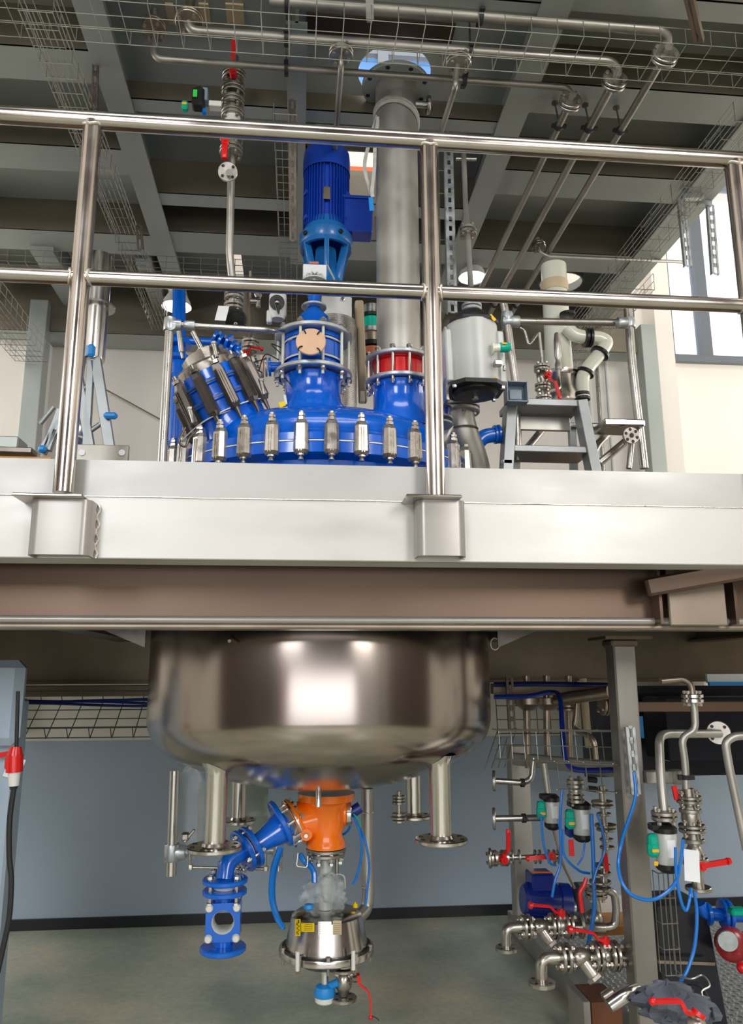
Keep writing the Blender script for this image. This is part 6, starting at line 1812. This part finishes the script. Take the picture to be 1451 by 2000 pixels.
# stacks
t = thing('valve_stack', 'vertical stack of dull steel valves and flanges left of the right column', 'valve', P(1180, 1730, 3.3))
Yv = 3.3
pipe(t, [P(1175, 1535, Yv), P(1183, 1650, Yv), P(1178, 1730, Yv)], .014, 'valve_steel')
for (px, py, r_) in ((1174, 1545, .03), (1176, 1566, .045), (1177, 1574, .045), (1180, 1590, .03), (1183, 1612, .045), (1184, 1620, .04), (1185, 1640, .028), (1186, 1655, .03), (1175, 1690, .035), (1174, 1705, .04), (1172, 1722, .045), (1172, 1735, .045)):
    ob('flange', MB().disc(P(px, py, Yv), (0, 0, 1), r_, .010, 20), 'valve_steel', t)
ob('black_grip', MB().cyl(P(1148, 1522, Yv), P(1165, 1524, Yv), .012, n=10), 'rubber', t)
ob('black_grip', MB().cyl(P(1148, 1540, Yv), P(1166, 1542, Yv), .012, n=10), 'rubber', t)
ob('valve_handle', MB().beam(P(1182, 1668, Yv - .05), P(1186, 1702, Yv - .05), .006, .016, (1, 0, 0)), 'red_paint', t)
ob('valve_handle', MB().beam(P(1115, 1640, Yv), P(1117, 1672, Yv), .006, .02, (1, 0, 0)), 'red_paint', t)
ob('valve_handle', MB().tube(spline([P(1145, 1715, Yv - .05), P(1140, 1730, Yv - .05), P(1133, 1745, Yv - .05), P(1137, 1782, Yv - .05)]), .009, 8), 'red_paint', t)
t = thing('valve_stack', 'tall stack of steel flanged valves with red levers at the right, beside paper label', 'valve', P(1357, 1740, 2.9))
Yw = 2.9
def vx_(py): return 1344 + (py - 1545) * .105
pipe(t, [P(vx_(1540), 1540, Yw), P(vx_(1740), 1740, Yw)], .021, 'valve_steel', n=18)
for (py, r_, th_) in ((1557, .046, .012), (1565, .046, .012), (1583, .040, .014), (1613, .048, .012), (1622, .048, .012), (1642, .040, .014), (1678, .046, .012), (1686, .046, .012), (1735, .046, .014)):
    c = P(vx_(py), py, Yw)
    ob('flange', MB().disc(c, (0, 0, 1), r_, th_, 26), 'valve_steel', t)
for py in (1561, 1617, 1682): bolts_ax(t, P(vx_(py), py, Yw), (0, 0, 1), .037, 4, .062, .0048, 'clamp_steel')
ob('valve_body', MB().lathe(P(vx_(1572), 1572, Yw), (0, 0, -1), [(.02, 0), (.032, .02), (.034, .05), (.026, .08)], 18), 'valve_steel', t)
ob('valve_body', MB().lathe(P(vx_(1652), 1652, Yw), (0, 0, -1), [(.022, 0), (.034, .02), (.034, .045), (.022, .06)], 18), 'valve_steel', t)
lever(t, P(1368, 1690, Yw - .03), (1, 0, .12), (0, -1, 0), .10, w=.026, drop=.0)
ob('valve_handle', MB().beam(P(1316, 1535, Yw), P(1322, 1562, Yw), .008, .018, (1, 0, 0)), 'red_paint', t)
pipe(t, [P(1340, 1545, Yw), P(1338, 1490, Yw), P(1332, 1450, Yw), P(1336, 1438, Yw), P(1358, 1425, Yw), P(1356, 1385, Yw), P(1352, 1370, Yw)], .0135, 'dull_pipe_steel', rb=.06, name='bent_pipe')
flange_pair(t, P(1352, 1364, Yw), (0, 0, 1), .040, mt='bright_steel')
pipe(t, [P(1352, 1356, Yw), P(1350, 1338, Yw), P(1335, 1326, Yw), P(1290, 1330, Yw)], .012, 'dark_pipe_steel', rb=.05, name='inlet_pipe')
pipe_clip(t, P(1340, 1518, Yw), (0, 0, 1), .014)
t = run('elbow_pipe', 'grey pipe bending from a round wall flange down behind the bracket plate, right', 'pipe', [P(1405, 1433, 3.2), P(1300, 1433, 3.0), P(1287, 1440, 2.95), P(1290, 1520, 2.9), P(1297, 1590, 2.87)], .0165, 'dull_pipe_steel', rb=.07, n=16)
flange_one(t, P(1403, 1431, 3.22), (-.5, -1, 0), .048, .012, 'clamp_steel', nb=4)
ob('gauge_pipe', MB().tube(bend([P(1470, 1436, 2.7), P(1432, 1438, 2.7), P(1416, 1450, 2.7), P(1424, 1500, 2.7), P(1458, 1660, 2.7)], .08, 7), .0145, 14), 'dull_pipe_steel', label='plain grey bent pipe at the right edge of the picture', cat='pipe')
# wire baskets
tg = 'wire baskets by the right column'
wire_tray('wire_cable_tray', 'wire basket standing on edge in front of right column, upper one', P(975, 1455, 3.4), P(1232, 1460, 3.1), (0, .15, 1), .12, .08, step=.05, nl=3, ns=2, r=.0022, group=None)
wire_tray('wire_cable_tray', 'wire basket standing on edge left of right column, lower one', P(1090, 1515, 3.2), P(1232, 1522, 3.08), (0, .15, 1), .10, .08, step=.05, nl=2, ns=2, r=.0024)
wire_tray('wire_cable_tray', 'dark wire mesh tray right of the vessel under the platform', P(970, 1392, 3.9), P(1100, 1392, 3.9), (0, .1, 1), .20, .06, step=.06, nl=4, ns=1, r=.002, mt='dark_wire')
wire_tray('wire_cable_tray', 'vertical wire ladder tray in front of the black cabinet at right', P(1300, 1705, 3.1), P(1316, 1905, 3.1), (1, 0, 0), .06, .05, step=.08, nl=4, ns=1, r=.0022)
wire_tray('wire_cable_tray', 'short crumpled wire tray end just right of the vessel wall', P(966, 1500, 3.5), P(985, 1440, 3.7), (1, .3, 0), .10, .05, step=.05, nl=4, ns=1, r=.002)
# blue cables and hoses
ob('cable_bundle', MB().tube(spline([P(965, 1337, 3.75), P(1060, 1336, 3.75), P(1190, 1338, 3.75)]), .012, 8), 'cable_blue', label='straight navy cable bundle along the dark upper rail of the skid', cat='cable')
ob('cable_bundle', MB().tube(spline([P(965, 1361, 3.6), P(1030, 1360, 3.6), P(1075, 1352, 3.6), P(1093, 1362, 3.5), P(1098, 1420, 3.4), P(1104, 1480, 3.3), P(1125, 1503, 3.25), P(1200, 1504, 3.2), P(1238, 1506, 3.0)]), .011, 8), 'dark_blue', label='bright blue cable bundle dropping behind the wire baskets to the column', cat='cable')
hs = [
 ('long bright blue hose looping across the right column to the rightmost pneumatic valve', [(1238, 1508, 2.9), (1240, 1560, 2.88), (1215, 1640, 2.85), (1208, 1700, 2.8), (1230, 1745, 2.78), (1275, 1757, 2.78), (1315, 1730, 2.78), (1328, 1690, 2.78), (1334, 1640, 2.8)], .0062),
 ('bright blue hose hanging in a deep U below the rightmost pneumatic valve', [(1319, 1655, 2.78), (1321, 1710, 2.78), (1330, 1760, 2.78), (1340, 1778, 2.78), (1347, 1755, 2.78), (1349, 1735, 2.8)], .0058),
 ('bright blue hose falling past the black cabinet to the floor at right', [(1356, 1740, 2.85), (1361, 1790, 2.85), (1356, 1850, 2.85), (1342, 1895, 2.85), (1328, 1918, 2.85)], .0062),
 ('blue hose falling from the leftmost green solenoid to the lever line', [(1056, 1590, 3.42), (1062, 1650, 3.42), (1074, 1685, 3.42), (1086, 1690, 3.4)], .005),
 ('blue hose falling straight from the wire basket to the pump', [(1098, 1540, 3.35), (1094, 1600, 3.35), (1095, 1680, 3.35), (1084, 1720, 3.35), (1078, 1752, 3.35)], .006),
 ('blue hose curving under the middle pneumatic valve to the right', [(1100, 1620, 3.3), (1102, 1670, 3.3), (1130, 1700, 3.3), (1152, 1706, 3.3)], .005),
 ('thick blue hose bundle right of the middle pneumatic valve', [(1155, 1590, 3.28), (1158, 1660, 3.28), (1160, 1720, 3.28), (1160, 1780, 3.28), (1148, 1850, 3.28)], .009),
 ('thin blue hose bowing right beside the valve stack', [(1166, 1590, 3.25), (1176, 1620, 3.25), (1181, 1660, 3.25), (1165, 1700, 3.25), (1158, 1725, 3.25)], .005),
 ('thin blue hose between the two left pneumatic valves', [(1090, 1600, 3.4), (1097, 1650, 3.38), (1092, 1700, 3.38)], .005),
 ('small blue hose loop under the middle grey cylinder', [(1142, 1645, 3.3), (1138, 1672, 3.3), (1128, 1690, 3.3)], .004)]
for lab, pts, r_ in hs: hose('air_hose', lab, [P(*q) for q in pts], r_)
# strainer lines
def strainer_line(lab, x0, y0, u0, Yp, x1, handle):
    # elbow down with flange at left, flanges, Y strainer, ball valve with red lever, towards right
    z = P(x0, y0, Yp).z; u = mpp(P(x0, y0, Yp)); s = u0
    A = P(x0, y0, Yp); B = P(x1, y0, Yp); 
    t = thing('strainer_line', lab, 'valve', (A.x, Yp, A.z - 50 * s * u))
    pipe(t, [A + V((0, 0, -40 * s * u)), A + V((0, 0, 0)), A + V((40 * s * u, 0, 0)), B], 12 * s * u, 'valve_steel', rb=26 * s * u, n=18)
    flange_one(t, A + V((0, 0, -44 * s * u)), (0, 0, 1), 26 * s * u, 9 * s * u)
    def fx(px, r, th=7): return ob('flange', MB().disc(A + V((px * s * u, 0, 0)), (1, 0, 0), r * s * u, th * s * u, 26), 'valve_steel', t)
    for px in (42, 54): fx(px, 27)
    for px in (108, 118, 142, 152, 176): fx(px, 28)
    for cxp in (48, 113, 147):
        bolts_ax(t, A + V((cxp * s * u, 0, 0)), (1, 0, 0), 21 * s * u, 4, 34 * s * u, 3.2 * s * u, 'clamp_steel', a0=.5)
    c = A + V((80 * s * u, 0, 0))
    ob('strainer_body', MB().sphere(c, 17 * s * u, 16, (1.4, 1, 1)), 'valve_steel', t)
    d = V((.55, -.35, -.8)).normalized()
    g = MB().cyl(c, c + d * 40 * s * u, 13 * s * u, n=18); g.disc(c + d * 42 * s * u, d, 17 * s * u, 8 * s * u, 6)
    ob('strainer_leg', g, 'clamp_steel', t)
    vb_ = ob('valve_body', MB().sphere(A + V((130 * s * u, 0, 0)), 18 * s * u, 16), 'valve_steel', t)
    hb = A + V((130 * s * u, -.01, 22 * s * u))
    ob('stem', MB().cyl(A + V((130 * s * u, 0, 0)), hb + V((0, 0, 4 * s * u)), 7 * s * u, n=12), 'valve_steel', vb_)
    lever(vb_, hb + V((0, 0, 4 * s * u)), (-1, -.1, handle), (0, 0, 1), 72 * s * u, w=.03, drop=.02)
    return t
strainer_line('farther Y-strainer line with down-turned flange and red lever, beside the blue pump', 988, 1812, .85, 3.35, 1180, .12)
strainer_line('nearer Y-strainer line with down-turned flange and red lever, by the column foot', 1056, 1872, 1.0, 3.1, 1250, .2)
# blue pump
pm = thing('blue_pump', 'glossy royal blue pump motor with raised terminal box behind the strainer lines', 'pump', P(1060, 1800, 3.7))
Yp = 3.75; up_ = mpp(P(1060, 1760, Yp))
c0, c1 = P(1020, 1756, Yp), P(1110, 1762, Yp)
g = MB().lathe(c0, c1 - c0, [(24 * up_, 0), (30 * up_, .012), (30 * up_, (c1 - c0).length * .75), (34 * up_, (c1 - c0).length * .78), (34 * up_, (c1 - c0).length)], 30)
for k in range(24):
    a = 2 * pi * k / 24; x_, y_, z_ = frame(c1 - c0); p = c0 + z_ * (c1 - c0).length * .42 + (x_ * cos(a) + y_ * sin(a)) * 30.5 * up_
    g.beam(p - z_ * .07, p + z_ * .07, .004, .008, (x_ * cos(a) + y_ * sin(a)))
ob('motor_body', g, 'dark_blue', pm)
a, b = P(1034, 1704, Yp - .02), P(1080, 1738, Yp - .02)
ob('terminal_box', MB().box(((a.x + b.x) / 2, Yp, (a.z + b.z) / 2), (b.x - a.x, .12, a.z - b.z), None, .008), 'dark_blue', pm)
ob('coupling_guard', MB().cyl(P(1098, 1772, Yp - .03), P(1122, 1772, Yp - .03), .03, n=20), 'galvanised', pm)
ob('pump_head', MB().lathe(P(1120, 1765, Yp), (1, 0, 0), [(.05, 0), (.09, .02), (.09, .06), (.05, .09)], 28), 'dark_fabric', pm)
ob('base_sheet', MB().box(P(1060, 1796, Yp) - V((0, 0, .01)), (.28, .2, .006)), 'dull_pipe_steel', pm)
ob('orange_rim', MB().beam(P(1038, 1703, Yp - .08), P(1078, 1704, Yp - .08), .004, .006, (0, 0, 1)), 'crane_orange', pm)
# pump discharge pipe loops
t = run('discharge_pipe', 'shiny steel pipe loop with globe joint behind the right column foot', 'pipe', [P(1160, 1735, 3.4), P(1168, 1790, 3.4), P(1175, 1812, 3.4), P(1200, 1810, 3.4), P(1204, 1780, 3.4), P(1200, 1745, 3.4), P(1185, 1738, 3.4)], .016, 'pipe_steel', rb=.06, n=16)
ob('globe_joint', MB().sphere(P(1160, 1795, 3.4), .04, 20), 'valve_steel', t)
flange_pair(t, P(1164, 1745, 3.4), (0, 0, 1), .045)
ob('pallet_board', MB().box(P(1195, 1800, 4.3), (.35, .3, .04)), 'plywood', label='short plywood board behind the pump discharge pipes', cat='board')
ob('paper_sheet', MB().box(P(1180, 1772, 4.4), (.3, .02, .12)), 'white_plastic', label='pale plastic tray behind pump discharge pipes', cat='tray')
# black cabinet
bc = thing('black_cabinet', 'black cabinet with slanted right side behind the vertical wire ladder tray', 'cabinet', P(1345, 1910, 3.6))
a, b = P(1283, 1770, 3.5), P(1378, 1770, 3.5)
ob('body', MB().prism([(a.x, .08), (b.x + .06, .08), (b.x, a.z), (a.x, a.z)], Matrix.Translation((0, 3.62, 0)) @ Matrix.Rotation(rad(90), 4, 'X'), .24), 'dark_glass', bc)
ob('lower_rail', MB().beam(P(1285, 1878, 3.45), P(1395, 1882, 3.45), .012, .012, (0, 0, 1)), 'dark_pipe_steel', bc)
# blue valve with red wheel at right edge
t = run('blue_edge_pipe', 'royal blue pipe with flanges and red handwheel at right edge above chequered plate', 'pipe', [P(1366, 1765, 3.5), P(1376, 1785, 3.5), P(1420, 1788, 3.5), P(1470, 1790, 3.5)], .026, 'blue_paint', rb=.05, n=16)
for (px, r_) in ((1383, .045), (1412, .06), (1422, .06)): ob('flange', MB().disc(P(px, 1785, 3.5), (1, -.1, 0), r_, .016, 24), 'blue_paint', t)
ob('green_block', MB().box(P(1440, 1780, 3.35), (.07, .05, .03), None, .008), 'green_plastic', t)
rw = thing('red_valve', 'dark red round valve body with grey disc face at the right edge', 'valve', P(1425, 1870, 3.4))
ob('valve_body', MB().lathe(P(1425, 1838, 3.45), V((-.35, -1, 0)), [(.05, 0), (.066, .02), (.066, .06), (.045, .075)], 28).cyl(P(1425, 1838, 3.45), P(1470, 1840, 3.45), .04), 'dark_red', rw)
ob('face_disc', MB().disc(P(1421, 1838, 3.365), V((-.35, -1, 0)), .04, .012, 24), 'galvanised', rw)
ob('red_lamp', MB().sphere(P(1449, 1890, 3.3), .022, 12), 'red_paint', label='small bright red knob at the right edge above the chequered plate', cat='knob')
# bottom bundle
cb_ = thing('cloth_bundle', 'dark grey crumpled cloth bundle lying at the foot of the right column', 'cloth', P(1310, 1985, 2.7))
ob('cloth', crumple(P(1305, 1958, 2.72), .10, .06, 21, 22, .09), 'dark_fabric', cb_, ang=25)
ob('cloth_fold', crumple(P(1345, 1975, 2.68), .09, .05, 22, 20, .06), 'dark_fabric', cb_, ang=25)
t = thing('floor_valve', 'low valve with cranked red lever lying over the dark cloth bundle', 'valve', P(1355, 1990, 2.55))
ob('valve_body', MB().cyl(P(1360, 2000, 2.55), P(1362, 1984, 2.55), .022, n=16).sphere(P(1360, 2002, 2.55), .03), 'valve_steel', t)
g = MB(); ribbon(g, spline([P(1362, 1980, 2.52), P(1340, 1976, 2.5), P(1332, 1960, 2.5), P(1322, 1955, 2.5), P(1275, 1956, 2.5)], 3), .012, .012, (0, 1, .2)); g.cyl(P(1362, 1984, 2.52), P(1366, 1976, 2.52), .022); g.sphere(P(1274, 1956, 2.5), .012, 10)
ob('valve_handle', g, 'red_paint', t)
ob('elbow_tube', MB().tube(bend([P(1190, 1965, 2.75), P(1225, 1940, 2.75), P(1243, 1935, 2.8)], .03), .022, 18), 'bright_steel', label='short shiny steel tube elbow at the column foot', cat='tube')
ob('elbow_tube', MB().cyl(P(1180, 1952, 2.9), P(1198, 1940, 2.9), .022, n=16), 'valve_steel', label='dark open tube end left of the shiny elbow', cat='tube')
ob('wood_crate', MB().box((P(1178, 1990, 3.5).x, 3.55, P(1172, 1958, 3.45).z / 2), (.13, .2, P(1172, 1958, 3.45).z), None, .003), 'brown_board', label='dark brown board crate at the bottom left of the column', cat='crate')
ob('wood_crate', MB().box((P(1140, 1990, 3.5).x, 3.55, P(1172, 1956, 3.45).z / 2), (.03, .2, P(1172, 1956, 3.45).z), None, .003), 'dull_pipe_steel', label='steel edge strip beside the brown crate at bottom', cat='strip')
hose('black_hose', 'thin black hose with wire frame trailing beside the cloth bundle', [P(1330, 1920, 2.8), P(1365, 1925, 2.75), P(1385, 1955, 2.7), P(1393, 1990, 2.6)], .005, 'rubber')
ob('wire_tangle', MB().tube(spline([P(1320, 1905, 2.85), P(1350, 1912, 2.8), P(1372, 1905, 2.8), P(1386, 1925, 2.75), P(1370, 1940, 2.7), P(1395, 1980, 2.65)]), .003, 6), 'wire', label='tangled bare steel wire above the cloth bundle', cat='wire')
ob('wall_cabinet', MB().box(P(1400, 1420, 4.5), (.75, .3, .35), None, .005), 'dark_glass', label='dark green-black equipment housing behind the bent grey pipes', cat='housing')
for (px, m_, lab) in ((1247, 'sky_blue', 'small blue tag in the dark behind the right column'), (1415, 'paper', 'white lit panel high at the right under the platform')):
    ob('far_panel', MB().box(P(px, 1420 if px < 1300 else 1325, 4.4), (.05 if px < 1300 else .22, .02, .12 if px < 1300 else .05)), m_, label=lab, cat='panel')
ob('far_panel', MB().box(P(1425, 1335, 4.3), (.25, .02, .02)), 'sky_blue', label='bright blue strip under the white lit panel at right', cat='panel')
